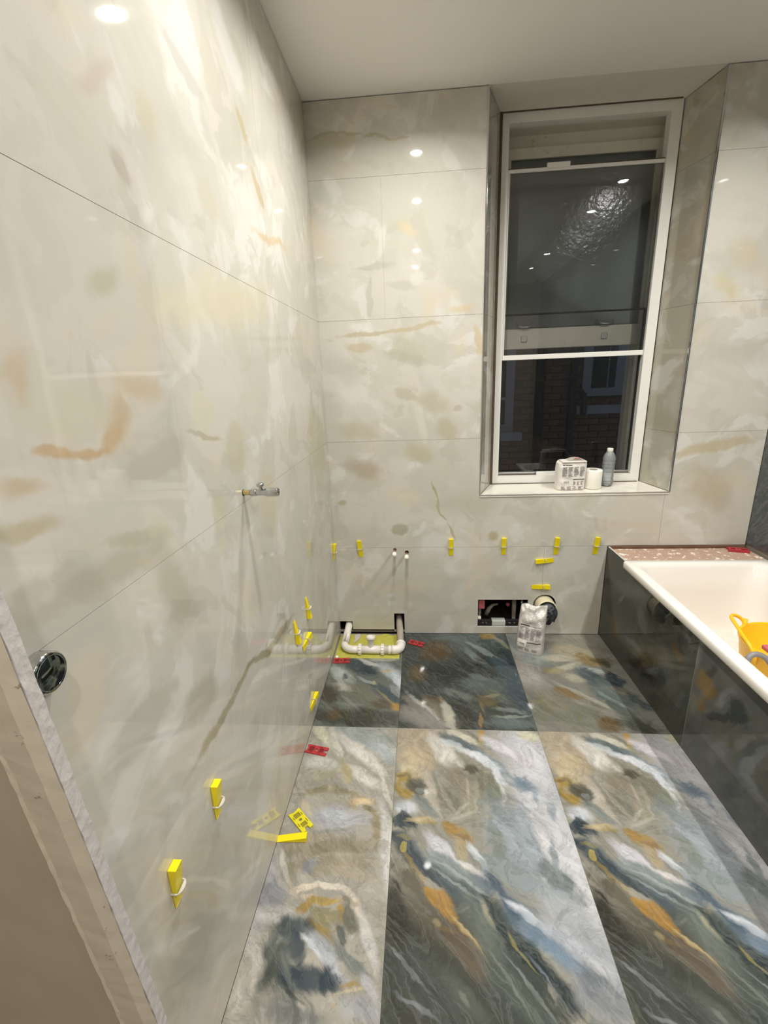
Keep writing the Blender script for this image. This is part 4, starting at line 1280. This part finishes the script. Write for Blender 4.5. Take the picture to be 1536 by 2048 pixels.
for x in (1.70, 2.00):
    for y in (-.45, -1.70):
        B().lathe([(0, -.0095), (.022, -.0095), (.022, .0), (.008, .004), (.008, .168)], Matrix.Translation((x, y, 0)), 12).build('foot', 'darkmetal', bathtub)

panel = thing('bath_panel', 'dark onyx tiled side panel under the bath rim', 'bath panel', (1.515, -.9, 0))
PT = lambda u, v, d: (1.5135 + .019 * (-u) + d, u, v)
B().plate([(-.003, .003), (-.003, .546), (-.205, .546), (-.2115, .512), (-.848, .512), (-.848, .003)], [], PT, .010).build('tile', ['panel', 'body'], panel, (1.515, 0, 0))
B().plate([(-.850, .003), (-.850, .512), (-2.04, .512), (-2.04, .003)], [], PT, .010).build('tile', ['panelb', 'body'], panel, (1.515, -.85, 0))

deck = thing('deck_board', 'pinkish brown paint splashed board behind the bath end', 'board', (1.86, -.1, .5))
dk = B().box((1.530, -.2085, .517), (2.215, -.013, .535), .002)
dk.build('board', 'deck', deck)
B().box((1.524, -.012, .47), (2.215, .010, .5465)).build('batten', 'brownwood', deck, label='dark brown timber batten against the wall')
for x in (1.60, 2.12):
    B().box((x - .025, -.15, -.009), (x + .025, -.09, .517)).build('post', 'brownwood', deck)

# ---- tile levelling wedges with their clear clips
WEDGE_L, WEDGE_W, WEDGE_T0, WEDGE_T1 = .100, .024, .003, .019
def wedge_mesh():
    b_ = B()
    L, w_, t0, t1 = WEDGE_L / 2, WEDGE_W / 2, WEDGE_T0, WEDGE_T1
    v = [b_.bm.verts.new(p) for p in [(-w_, -L, .0005), (w_, -L, .0005), (w_, L, .0005), (-w_, L, .0005), (-w_, -L, t0), (w_, -L, t0), (w_, L, t1), (-w_, L, t1)]]
    fs = [b_.bm.faces.new([v[i] for i in q_]) for q_ in [(0, 3, 2, 1), (4, 5, 6, 7), (0, 1, 5, 4), (1, 2, 6, 5), (2, 3, 7, 6), (3, 0, 4, 7)]]
    # shallow groove along the sloping top
    r_ = bmesh.ops.inset_region(b_.bm, faces=[fs[1]], thickness=.004)
    bmesh.ops.translate(b_.bm, verts=fs[1].verts[:], vec=(0, 0, -.0012))
    es = [e for e in b_.bm.edges if e.calc_length() > .01 and fs[1] not in e.link_faces]
    bmesh.ops.bevel(b_.bm, geom=es, offset=.0008, segments=1, affect='EDGES')
    return b_
def clip_mesh():
    b_ = B()
    ow, oh = .0165, .021
    outer = [(-ow, .0), (ow, .0)] + [(ow * math.cos(t), .010 + (oh - .010) * math.sin(t)) for t in [math.pi * i / 12 for i in range(13)]]
    b_.plate(outer, [rect(-.0135, .0135, .0008, .0135)], lambda u, v, d: (u, d - .0012, v), .0024, 0)
    return b_
proto = None
def place_clip(pos, normal, along, label, group='tile levelling clips', clip_at=0.0, roll=0.0, with_clip=True, mat=None):
    """thick end of the wedge points along `along`"""
    global proto
    z_ = Vector(normal).normalized()
    y_ = Vector(along)
    y_ = (y_ - z_ * y_.dot(z_)).normalized()
    x_ = y_.cross(z_)
    m_ = Matrix((x_, y_, z_)).transposed().to_4x4()
    m_.translation = Vector(pos)
    m_ = m_ @ Matrix.Rotation(roll, 4, 'Z')
    if with_clip:
        root = thing('levelling_clip', label, 'levelling clip', (0, 0, 0), group)
        if proto is None:
            w_ = wedge_mesh().build('wedge', 'yellow', root)
            c_ = clip_mesh().build('clip', 'clip', root, label='clear plastic clip straddling the wedge')
            proto = (w_, c_)
        else:
            w_, c_ = [q_.copy() for q_ in proto]
            for q_ in (w_, c_):
                C.objects.link(q_)
                q_.parent = root
        for q_ in (w_, c_):
            q_.matrix_parent_inverse = Matrix()
        c_.location = (0, clip_at, 0)
        root.matrix_world = m_
    else:
        root = wedge_mesh().build('levelling_wedge', mat or 'yellow')
        tag(root, label, 'wedge')
        root.matrix_world = m_
    return root
UPV, BN, LN = (0, 0, 1), (0, -1, 0), (1, 0, 0)
place_clip((.147, 0, .545), BN, UPV, 'yellow wedge and clip on the back wall joint just left of the capped pipes', roll=math.radians(4))
place_clip((.662, 0, .549), BN, UPV, 'yellow upright wedge and clip on the back wall, first right of the capped pipes')
place_clip((.953, 0, .552), BN, UPV, 'yellow upright wedge and clip on the back wall above the open access hole')
r5 = place_clip((1.240, 0, .551), BN, UPV, 'yellow upright wedge and clip on the back wall above the two sideways wedges', roll=math.radians(-2))
place_clip((1.452, 0, .551), BN, UPV, 'yellow upright wedge and clip on the back wall joint, nearest the bath', roll=math.radians(-4))
place_clip((1.180, 0, .464), BN, (-1, 0, -.05), 'upper of two sideways yellow wedges on the vertical back wall joint', clip_at=-.004)
place_clip((1.168, 0, .305), BN, (1, 0, .03), 'lower of two sideways yellow wedges, just above the cream soil pipe', clip_at=.012)
place_clip((0, -.042, .540), LN, UPV, 'yellow wedge and clip on the left wall right at the room corner')
place_clip((0, -.690, .540), LN, (0, 0.06, -1), 'yellow wedge with thin tip up on the left wall, upper of the middle pair')
place_clip((0, -.880, .535), LN, (0, 0.06, -1), 'yellow wedge with thin tip up on the left wall, lower of the middle pair')
place_clip((0, -1.618, .532), LN, UPV, 'big yellow wedge with thick end up on the left wall, second nearest camera', clip_at=-.008)
place_clip((0, -1.808, .533), LN, UPV, 'big yellow wedge with thick end up on the left wall, nearest the camera', clip_at=-.008)
place_clip((0, -.755, .415), LN, (0, 1, .10), 'yellow wedge lying level on the left wall below the middle pair', clip_at=0)
place_clip((0, -.735, .095), LN, (0, 1, .10), 'yellow wedge low on the left wall just above the floor', clip_at=0)
fw = place_clip((.050, -1.297, 0), (0, 0, 1), (1, .05, 0), 'bright yellow loose wedge lying on the floor beside the yellow spacer plate', with_clip=False)

# ---- flat spacer plates
def spacer(name, mat, pos, ang, label, t=.004, tilt=0.0):
    b_ = B()
    outer = [(-.047, -.0215), (.047, -.0215), (.047, -.008), (.033, -.006), (.033, .006), (.047, .008), (.047, .0215), (-.047, .0215), (-.041, .006), (-.041, -.006)]
    holes = [rect(-.033, -.013, -.0115, .0115), rect(.012, .030, -.0105, .0105), circle(-.001, 0, .006, 10), rect(-.026, -.012, .0145, .0170), rect(.006, .022, .0145, .0170), rect(-.026, -.012, -.0170, -.0145), rect(.006, .022, -.0170, -.0145)]
    b_.plate(outer, holes, lambda u, v, d: (u, v, t - d), t, 0)
    b_.plate(rect(-.034, .031, -.012, .012), [circle(-.001, 0, .0050, 10)], lambda u, v, d: (u, v, t * .45 - d), t * .4, 1, 1)
    o_ = b_.build(name, [mat, 'recess_shade_y' if mat == 'yellow2' else 'recess_shade_r'])
    o_.matrix_world = Matrix.Translation(pos) @ Matrix.Rotation(ang, 4, 'Z') @ Matrix.Rotation(tilt, 4, 'X')
    tag(o_, label, 'spacer', 'flat spacer plates')
    return o_
spacer('spacer_plate', 'red', (.458, -.112, .0004), math.radians(-22), 'red spacer plate on the dark floor tile right of the white waste pipe')
spacer('spacer_plate', 'red', (.0505, -.916, .0004), math.radians(-12), 'red spacer plate on the pale floor tile against the left wall')
spacer('spacer_plate', 'red', (.0510, -.289, .0004), math.radians(3), 'red spacer plate on the floor in front of the white waste pipe')
spacer('spacer_plate', 'yellow2', (.0620, -1.231, .0004), math.radians(-43), 'dull yellow spacer plate on the floor touching the loose wedge', .0055)
spacer('spacer_plate', 'red', (2.150, -.060, .536), math.radians(-18), 'thick red spacer plate on the deck board in the far bath corner', .012)

# ---- two capped copper pipe ends
for i, (x, z, lbl) in enumerate(((.346, .536, 'copper pipe end with white cap, left and higher of the two stubs'), (.4135, .519, 'copper pipe end with white cap, right and lower of the two stubs'))):
    t = thing('pipe_stub', lbl, 'pipe', (x, 0, z), 'capped copper pipe ends')
    fr = frame_from((0, -1, 0), (1, 0, 0), (x, 0, z))
    B().lathe([(.0065, -.10), (.0065, .062)], fr, 14).build('pipe', 'copper', t)
    B().lathe([(.0070, .054), (.0105, .054), (.0125, .060), (.0125, .080), (.0105, .087), (.0, .089)], fr, 18).build('cap', 'cap', t)

# ---- white waste pipe assembly in the floor cut-out
wp = thing('waste_pipe', 'white plastic waste pipe with a tee in the yellow floor cutout', 'pipe', (.2, -.2, 0))
PZ = .0195
RP = .0215
def arc(c, r, a0, a1, n, ax, ay):
    c, ax, ay = Vector(c), Vector(ax), Vector(ay)
    return [c + ax * (r * math.cos(math.radians(a0 + (a1 - a0) * i / n))) + ay * (r * math.sin(math.radians(a0 + (a1 - a0) * i / n))) for i in range(n + 1)]
el = [(.052, .11, .050), (.052, .02, .047), (.051, -.06, .032), (.050, -.150, PZ)] + arc((.105, -.152, PZ), .055, 180, 270, 6, (1, 0, 0), (0, 1, 0)) + [(.145, -.207, PZ)]
B().tube(el, [RP] * (len(el) - 1) + [RP], 16).build('bend', 'pipe', wp, label='paint spattered white pipe bend')
fx = lambda x: frame_from((1, 0, 0), (0, 1, 0), (x, -.207, PZ))
B().lathe([(RP - .002, .0), (RP + .001, .0), (RP + .0015, .118), (RP - .002, .118)], fx(.147), 20).build('tee', 'pipe', wp)
fb = frame_from((0, .25, 1), (1, 0, 0), (.206, -.207, PZ))
tee = B().lathe([(RP - .004, .0), (RP - .004, .058), (RP + .0035, .060), (RP + .0045, .066), (RP + .0045, .074), (RP + .002, .077), (RP - .004, .077), (RP - .006, .070), (0, .070)], fb, 20).build('tee_branch', 'pipe', wp)
for x in (.135, .262):
    nut = B()
    fr = fx(x)
    nut.lathe([(RP, -.0005), (RP + .007, .0005), (RP + .0075, .006), (RP + .0075, .016), (RP + .0055, .0185), (RP, .019)], fr, 24)
    for k in range(12):
        a_ = 2 * math.pi * k / 12
        nut.box((-.0028, -.0028, .001), (.0028, .0028, .016), 0, fr @ Matrix.Rotation(a_, 4, 'Z') @ Matrix.Translation((RP + .0078, 0, 0)))
    nut.build('coupling_nut', 'pipe', wp)
B().lathe([(RP - .003, 0), (RP + .0005, 0), (RP + .0005, .022), (RP + .0035, .0225), (RP + .0035, .036), (RP + .0005, .037), (RP + .001, .052)], fx(.281), 20).build('socket', 'pipe', wp)
eb = [(.322, -.207, PZ), (.338, -.207, PZ)] + arc((.338, -.174, PZ), .033, -90, 0, 6, (1, 0, 0), (0, 1, 0)) + [(.371, -.150, PZ + .002)]
B().tube(eb, [RP + .0035] * len(eb), 16).build('elbow', 'pipe', wp)
B().lathe([(RP + .002, 0), (RP + .0065, 0), (RP + .0065, .012), (RP + .002, .012)], frame_from((-.03, 1, .08), (1, 0, 0), (.371, -.157, PZ + .001)), 20).build('elbow_collar', 'pipe', wp)
B().tube([(.3705, -.150, PZ + .001), (.364, -.05, .040), (.357, .02, .066), (.350, .16, .115)], [.0195] * 4, 16).build('old_pipe', 'oldpipe', wp, label='dirty brown grey old pipe going into the wall')
pg = B().lathe([(0, 0), (.007, .001), (.009, .006), (.008, .010), (0, .012)], frame_from((.3, -.7, .65), None, (.020, -.258, .003)), 12).build('plastic_plug', 'cap')
tag(pg, 'tiny round white plug on the floor against the left wall by the pipe bend', 'plug')

# ---- soil pipe stuffed with a grey rag
sp_ = thing('soil_pipe', 'wide cream soil pipe stuffed with a grey rag coming out of the wall', 'pipe', (1.197, 0, .19))
fr = frame_from((0, -1, 0), (1, 0, 0), (1.197, 0, .186))
B().lathe([(.0555, -.12), (.0555, .046), (.0565, .050), (.0545, .056), (.0500, .056), (.0490, .050), (.0490, -.10)], fr, 36).build('pipe', 'cream_pipe', sp_)
rg = B()
bmesh.ops.create_icosphere(rg.bm, subdivisions=4, radius=1.0)
for v in rg.bm.verts:
    p = v.co.copy()
    n_ = math.sin(p.x * 9 + p.z * 5) * .10 + math.sin(p.z * 13 - p.x * 7 + 1) * .07 + abs(math.sin(p.x * 5 - p.z * 6)) * .12 + math.sin(p.y * 11 + p.x * 17) * .04
    v.co = Vector((1.203 + p.x * .043, -.040 + p.y * .030 * (1 + n_ * 2.2), .180 + p.z * .044))
rg.build('rag', 'rag', sp_, label='crumpled dark grey rag')
fl_ = B()
rows_ = []
for i in range(9):
    t_ = i / 8
    row = []
    for j in range(7):
        s_ = j / 6
        x = 1.195 + .052 * s_ + .006 * math.sin(t_ * 5)
        z = .195 - .090 * t_ - .012 * math.sin(s_ * 6)
        y = -.062 - .016 * math.sin(t_ * 3.0) - .009 * math.sin(s_ * 9 + t_ * 3)
        row.append(fl_.bm.verts.new((x, y, z)))
    rows_.append(row)
for a_, c_ in zip(rows_, rows_[1:]):
    for j in range(6):
        f = fl_.bm.faces.new((a_[j], a_[j + 1], c_[j + 1], c_[j]))
        f.smooth = True
r_ = bmesh.ops.solidify(fl_.bm, geom=fl_.bm.faces[:], thickness=.004)
fl_.build('rag_flap', 'rag', sp_, label='hanging corner of the rag')

# ---- fittings seen in the open access hole
ff = thing('flush_frame', 'red and black flush frame fittings inside the open access hole', 'plumbing frame', (.96, .06, .03))
B().box((.826, .022, .150), (.862, .06, .228), .003).box((.846, .018, .176), (.858, .024, .214), .002).build('valve_block', 'redpink', ff, label='dull red valve block')
B().tube([(.836, .045, .150), (.836, .045, .085)], .009, 12).build('grey_pipe', 'hose', ff)
B().box((.822, .018, .083), (.842, .05, .097), .003).build('white_foot', 'cap', ff)
br = B().box((.815, .016, .040), (.905, .034, .080), .002).box((.985, .016, .040), (1.11, .034, .080), .002)
br = br.build('bracket', 'darkmetal', ff, label='black steel bracket')
for x in (.852, .872, 1.035, 1.075):
    B().lathe([(0, 0), (.0045, 0), (.0045, .004), (.003, .006), (0, .006)], frame_from((0, -1, 0), None, (x, .0155, .066)), 8).build('bolt', 'chrome', br)
B().box((.905, .018, .040), (.985, .060, .074), .004).build('tray', 'tray', ff, label='pale clear plastic tray')
B().tube([(.985, .022, .066), (1.005, .020, .064), (1.015, .020, .060)], .0045, 8).build('spout', 'cap', ff)
B().box((1.035, .085, .040), (1.056, .110, .235), .002).build('timber_upright', 'oldpipe', ff)
B().tube([(1.082, .05, .235), (1.082, .05, .160)], .005, 10).build('threaded_rod', 'chrome', ff)
B().lathe([(0, 0), (.010, 0), (.010, .02), (0, .02)], frame_from((0, 0, 1), None, (1.082, .05, .170)), 6).build('rod_nut', 'chrome', ff)
B().tube([(.885, .12, .060), (.905, .12, .105), (.925, .12, .125), (.955, .12, .132)], [.016, .013, .009, .006], 10).build('flexible_hose', 'oldpipe', ff)
B().lathe([(0, 0), (.011, 0), (.011, .03), (0, .03)], frame_from((0, -1, 0), None, (1.012, .13, .135)), 12).build('red_cap', 'redpink', ff)

# ---- silver foil bag leaning back near the wall
bagroot = thing('foil_bag', 'crumpled silver foil bag with printed panel standing on the floor by the wall', 'bag', (1.085, -.19, 0))
def pouch(w0, w1, d0, h, nx, nz, crump, seed, lean=0.0, twist=0.0, topflat=True):
    """upright bag: local x width, y depth (front is -y), z height"""
    rnd = random.Random(seed)
    ph = [rnd.uniform(0, 6.3) for _ in range(8)]
    def surf(s, t, side):
        w_ = (w0 + (w1 - w0) * t)
        x = (s - .5) * w_
        prof = (1 - t) ** .6 if topflat else 1.0
        edge = max(0.0, 1 - abs(2 * s - 1) ** 4)
        d = d0 * .5 * prof * (edge ** .5) * (1 if t > .02 else .96)
        q_ = Vector((x * 22 + ph[0], t * 5.0 + x * 9, ph[1] + side))
        c_ = crump * (pnoise.noise(q_) * 1.5 + pnoise.noise(q_ * 2.6) * .8 + .5 * math.sin(t * 26 - x * 30 + ph[1])) * min(1, edge * 1.5) * (.2 + 1.1 * t)
        z = h * t + (.004 * math.sin(s * 9 + ph[3]) * t if topflat else 0)
        y = side * d + (c_ if side < 0 else c_ * .6) + lean * t * t
        xr = x * math.cos(twist * t) - (y - lean * t * t) * math.sin(twist * t)
        yr = x * math.sin(twist * t) + (y - lean * t * t) * math.cos(twist * t) + lean * t * t
        return Vector((xr, yr, z))
    return surf
def skin_pouch(b_, surf, nx, nz):
    for side in (-1, 1):
        gr = [[b_.bm.verts.new(surf(i / nx, j / nz, side)) for i in range(nx + 1)] for j in range(nz + 1)]
        for j in range(nz):
            for i in range(nx):
                b_.bm.faces.new((gr[j][i], gr[j][i + 1], gr[j + 1][i + 1], gr[j + 1][i]))
        if side == -1:
            fr_ = gr[0]
        else:
            bk_ = gr[0]
    for i in range(nx):
        b_.bm.faces.new((fr_[i], bk_[i], bk_[i + 1], fr_[i + 1]))
    bmesh.ops.remove_doubles(b_.bm, verts=b_.bm.verts[:], dist=.0003)
def print_on(surf, mats_rects, root, name):
    """thin printed patches that follow the front of a bag"""
    for mname, rects in mats_rects:
        b_ = B()
        for (s0, s1, t0, t1) in rects:
            k = max(2, int((s1 - s0) * 24))
            l = max(1, int((t1 - t0) * 24))
            gr = [[b_.bm.verts.new(surf(s0 + (s1 - s0) * i / k, t0 + (t1 - t0) * j / l, -1) + Vector((0, -.0009 if mname != 'label' else -.0005, 0))) for i in range(k + 1)] for j in range(l + 1)]
            for j in range(l):
                for i in range(k):
                    b_.bm.faces.new((gr[j][i], gr[j][i + 1], gr[j + 1][i + 1], gr[j + 1][i]))
        po = b_.build(name, mname, root, recalc=False)
        po['kind'] = 'stuff'
bs = pouch(.150, .138, .075, .250, 24, 30, .0060, 5, .060, math.radians(16))
def text_cols(x0, x1, ncol, t0, t1, nl, gap=.02, seed=1):
    rnd = random.Random(seed)
    out = []
    cw = (x1 - x0) / ncol
    for c_ in range(ncol):
        for l in range(nl):
            a_ = x0 + c_ * cw
            tt = t1 - (t1 - t0) * (l + 1) / nl
            out.append((a_, a_ + (cw - gap) * rnd.choice((1, 1, .95, .8, .6)), tt, tt + (t1 - t0) / nl * .52))
    return out
b_ = B()
skin_pouch(b_, bs, 24, 30)
MB_ = Matrix.Translation((1.084, -.170, .0008)) @ Matrix.Rotation(math.radians(-27), 4, 'Z')
bagroot.matrix_world = MB_
bag = b_.build('bag', 'foil', None)
bag.parent = bagroot
class _R: pass
def local_parts(root, fn):
    before = set(C.objects)
    fn()
    for o_ in set(C.objects) - before:
        o_.parent = root
local_parts(bagroot, lambda: print_on(bs, [
    ('ink', text_cols(.10, .90, 4, .31, .56, 13, .03, 3) + text_cols(.12, .85, 3, .06, .12, 3, .05, 4)),
    ('label', [(.06, .40, .13, .29)]),
    ('blackink', [(.10, .44, .585, .605), (.44, .86, .585, .592), (.42, .90, .245, .262)] + [(.16 + .022 * i, .16 + .022 * i + (.006, .012)[i % 2], .185, .225) for i in range(8)]),
], None, 'printed_text'))

# ---- things on the window sill
SZ = lambda y: WS + (.858 - WS) * (y + .004) / (RD + .004)
pk = thing('paper_packet', 'white printed paper packet on the window sill beside the toilet roll', 'packet', (0, 0, 0))
b_ = B()
W_, D_, H_ = .150, .085, .158
nx, nz_ = 12, 14
def ps(s, t, side):
    x = (s - .5) * W_ * (1 - .02 * math.sin(t * 7))
    edge = 1 - abs(2 * s - 1) ** 8
    bul = (.5 + .5 * min(1, edge)) * (1 - .20 * max(0, t - .85) / .15 * .8)
    y = side * D_ * .5 * bul + .0016 * math.sin(x * 90 + t * 13) - .0012 * math.sin(t * 25 + s * 4)
    z = H_ * t - (.010 * (abs(2 * s - 1) ** 6) if t > .93 else 0)
    return Vector((x, y, z))
fr_ = [[b_.bm.verts.new(ps(i / nx, j / nz_, -1)) for i in range(nx + 1)] for j in range(nz_ + 1)]
bk_ = [[b_.bm.verts.new(ps(i / nx, j / nz_, 1)) for i in range(nx + 1)] for j in range(nz_ + 1)]
for j in range(nz_):
    for i in range(nx):
        for gq, fl__ in ((fr_, 0), (bk_, 1)):
            f = b_.bm.faces.new((gq[j][i], gq[j][i + 1], gq[j + 1][i + 1], gq[j + 1][i]))
            f.smooth = True
    for i in (0, nx):
        b_.bm.faces.new((fr_[j][i], bk_[j][i], bk_[j + 1][i], fr_[j + 1][i]))
for i in range(nx):
    b_.bm.faces.new((fr_[0][i], bk_[0][i], bk_[0][i + 1], fr_[0][i + 1]))
    b_.bm.faces.new((fr_[nz_][i], bk_[nz_][i], bk_[nz_][i + 1], fr_[nz_][i + 1]))
body = b_.build('packet', 'packet', None)
body.parent = pk
def pk_parts():
    f1 = B().box((-.062, -.045, .1555), (.066, .018, .1605), .0015).build('folded_flap', 'packet', None)
    f2 = B()
    n_ = 8
    gr = [[f2.bm.verts.new((-.025 + .085 * i / n_, -.030 + .05 * j / 3, .1625 + .009 * math.sin(math.pi * i / n_))) for i in range(n_ + 1)] for j in range(4)]
    for j in range(3):
        for i in range(n_):
            f2.bm.faces.new((gr[j][i], gr[j][i + 1], gr[j + 1][i + 1], gr[j + 1][i]))
    bmesh.ops.solidify(f2.bm, geom=f2.bm.faces[:], thickness=.002)
    f2.build('tape', 'packet', None, label='curled paper tape with red print')
    f3 = B()
    gr = [[f3.bm.verts.new((.005 + .028 * i / 3, -.0305 + .006 * math.sin(i * 2) + .012 * j, .1655 + .009 * math.sin(math.pi * (.03 + .028 * i / 3) / .085))) for i in range(4)] for j in range(2)]
    for i in range(3):
        f3.bm.faces.new((gr[0][i], gr[0][i + 1], gr[1][i + 1], gr[1][i]))
    f3.build('red_print', 'redink', None)
    print_on(ps, [
        ('ink', text_cols(.12, .92, 4, .50, .84, 12, .03, 8) + text_cols(.10, .92, 4, .03, .16, 4, .04, 9) + text_cols(.52, .92, 3, .20, .34, 5, .04, 10)),
        ('label', [(.08, .46, .20, .47)]),
        ('blackink', [(.12, .44, .875, .90), (.50, .92, .375, .40)] + [(.18 + .022 * i, .18 + .022 * i + (.006, .012)[i % 2], .26, .33) for i in range(9)]),
    ], None, 'printed_text')
local_parts(pk, pk_parts)
pk.matrix_world = Matrix.Translation((1.312, .090, SZ(.09) + .0012)) @ Matrix.Rotation(math.radians(2.3), 4, 'X') @ Matrix.Rotation(math.radians(3), 4, 'Z')

tr = thing('toilet_roll', 'white toilet roll standing on the window sill between packet and bottle', 'toilet roll', (1.437, .102, SZ(.102)))
fr = Matrix.Translation((1.437, .102, SZ(.102) + .0022)) @ Matrix.Rotation(math.radians(2.3), 4, 'X')
B().lathe([(.021, 0), (.045, 0), (.0468, .004), (.0468, .096), (.045, .100), (.021, .100)], fr, 40).build('paper', 'paper', tr)
B().lathe([(.0212, 0), (.0212, .1), (.0195, .1), (.0195, 0)], fr, 28).build('core', 'card', tr)

bo = thing('water_bottle', 'empty clear plastic water bottle on the window sill by the frame', 'bottle', (1.528, .140, SZ(.14)))
fr = Matrix.Translation((1.528, .140, SZ(.14) + .0022)) @ Matrix.Rotation(math.radians(2.3), 4, 'X')
prof = [(0, .003), (.020, .0), (.030, .004), (.0325, .012)]
z = .020
while z < .135:
    prof += [(.0325, z), (.0300, z + .006), (.0325, z + .012)]
    z += .0185
prof += [(.0325, .145), (.0320, .155), (.0270, .172), (.0180, .186), (.0130, .191), (.0125, .196)]
B().lathe(prof, fr, 32).build('body', 'bottle', bo)
B().lathe([(.0150, .190), (.0155, .192), (.0155, .205), (.0140, .2075), (0, .2075)], fr, 24).build('cap', 'label', bo, label='white ribbed cap')

# ---- chrome stop valve and round chrome cover on the left wall
sv = thing('stop_valve', 'small chrome angle stop valve sticking out of the left wall', 'valve', (0, -1.215, 1.183))
fr = frame_from((1, 0, 0), (0, 1, 0), (0, -1.215, 1.183))
B().lathe([(.0075, .0005), (.0075, .022)], fr, 16).build('nipple', 'brass', sv, label='brass nipple')
B().lathe([(.0078, .0002), (.0095, .0002), (.0095, .0012), (.0078, .0012)], fr, 16).build('wall_gap', 'seal', sv)
B().lathe([(.0070, .020), (.0098, .0205), (.0108, .025), (.0108, .036), (.0098, .040), (.0070, .0405)], fr, 6).build('hex_nut', 'chrome', sv)
B().lathe([(.0080, .038), (.0092, .040), (.0090, .054), (.0098, .060), (.0122, .066), (.0125, .069), (.0125, .099), (.0118, .1015), (.0085, .1015), (.0080, .095), (0, .095)], fr, 28).build('body', 'chrome', sv)
fk = frame_from((0, -.12, 1), (1, 0, 0), (.052, -1.215, 1.190))
B().lathe([(.0055, -.002), (.0055, .006), (.0045, .007), (.0050, .009), (.0088, .0105), (.0108, .0135), (.0108, .0175), (.0085, .0200), (0, .0208)], fk, 10).build('knob', 'chrome', sv, label='faceted chrome knob')

rd = thing('round_cover', 'round chrome cover on the left wall beside the raw wall end', 'wall outlet', (0, -1.964, 1.131))
fr = frame_from((1, 0, 0), (0, 1, 0), (0, -1.962, 1.131))
B().lathe([(.0265, .0005), (.0275, .002), (.0275, .0185), (.0262, .021), (.0, .021)], fr, 48).build('cover', 'chrome', rd)
B().lathe([(.0255, .0205), (.0250, .0216), (.0, .0216)], fr, 48).build('face', 'dark_reflection', rd, label='chrome front face with a dark reflection painted in')
B().lathe([(.0222, .0212), (.0226, .0222), (.0232, .0212)], fr, 48).build('rim_line', 'chrome', rd)

# ---- yellow flexible tub standing in the bath
tb = thing('flexible_tub', 'yellow flexible builders tub with looped handle standing in the bath', 'tub', (1.955, -.72, .166))
fr = Matrix.Translation((1.955, -.720, .166))
B().lathe([(0, .004), (.120, .0), (.128, .006), (.162, .225), (.166, .228), (.167, .236), (.162, .238), (.158, .232), (.124, .014), (0, .010)], fr, 48).build('tub', 'tubm', tb)
hp = [(1.878, -.573, .372), (1.879, -.570, .405), (1.868, -.557, .424), (1.840, -.555, .436), (1.815, -.580, .438), (1.800, -.640, .433), (1.790, -.700, .421), (1.789, -.748, .404), (1.795, -.770, .372)]
sm = []
for i in range(len(hp) - 1):
    p0, p1, p2, p3 = [Vector(hp[max(0, min(len(hp) - 1, i + k))]) for k in (-1, 0, 1, 2)]
    for k in range(4):
        t_ = k / 4
        sm.append(.5 * ((2 * p1) + (p2 - p0) * t_ + (2 * p0 - 5 * p1 + 4 * p2 - p3) * t_ * t_ + (3 * p1 - p0 - 3 * p2 + p3) * t_ ** 3))
sm.append(Vector(hp[-1]))
B().tube(sm, .0072, 12).build('handle', 'tubm', tb)
B().tube([(1.880, -.573, .36), (1.881, -.571, .425)], .009, 10).build('handle_lug', 'tubm', tb)
B().tube([(1.796, -.772, .34), (1.793, -.770, .398)], .009, 10).build('handle_lug', 'tubm', tb)
sg = B().box((1.815, -.845, .408), (1.925, -.765, .426), .004).build('sponge_pad', 'redpink')
tag(sg, 'dusty pink red grout pad resting on the rim of the yellow tub', 'pad')
h_ = [(1.690, -.900, .190), (1.690, -.885, .30), (1.697, -.868, .41), (1.712, -.860, .437), (1.740, -.860, .441), (1.766, -.874, .425), (1.790, -.900, .370), (1.800, -.940, .29), (1.80, -1.0, .182)]
sm = []
for i in range(len(h_) - 1):
    p0, p1, p2, p3 = [Vector(h_[max(0, min(len(h_) - 1, i + k))]) for k in (-1, 0, 1, 2)]
    for k in range(5):
        t_ = k / 5
        sm.append(.5 * ((2 * p1) + (p2 - p0) * t_ + (2 * p0 - 5 * p1 + 4 * p2 - p3) * t_ * t_ + (3 * p1 - p0 - 3 * p2 + p3) * t_ ** 3))
sm.append(Vector(h_[-1]))
ho = B().tube(sm, .0105, 12).build('waste_hose', 'hose')
tag(ho, 'grey flexible hose arching out of the bath in front of the tub', 'hose')
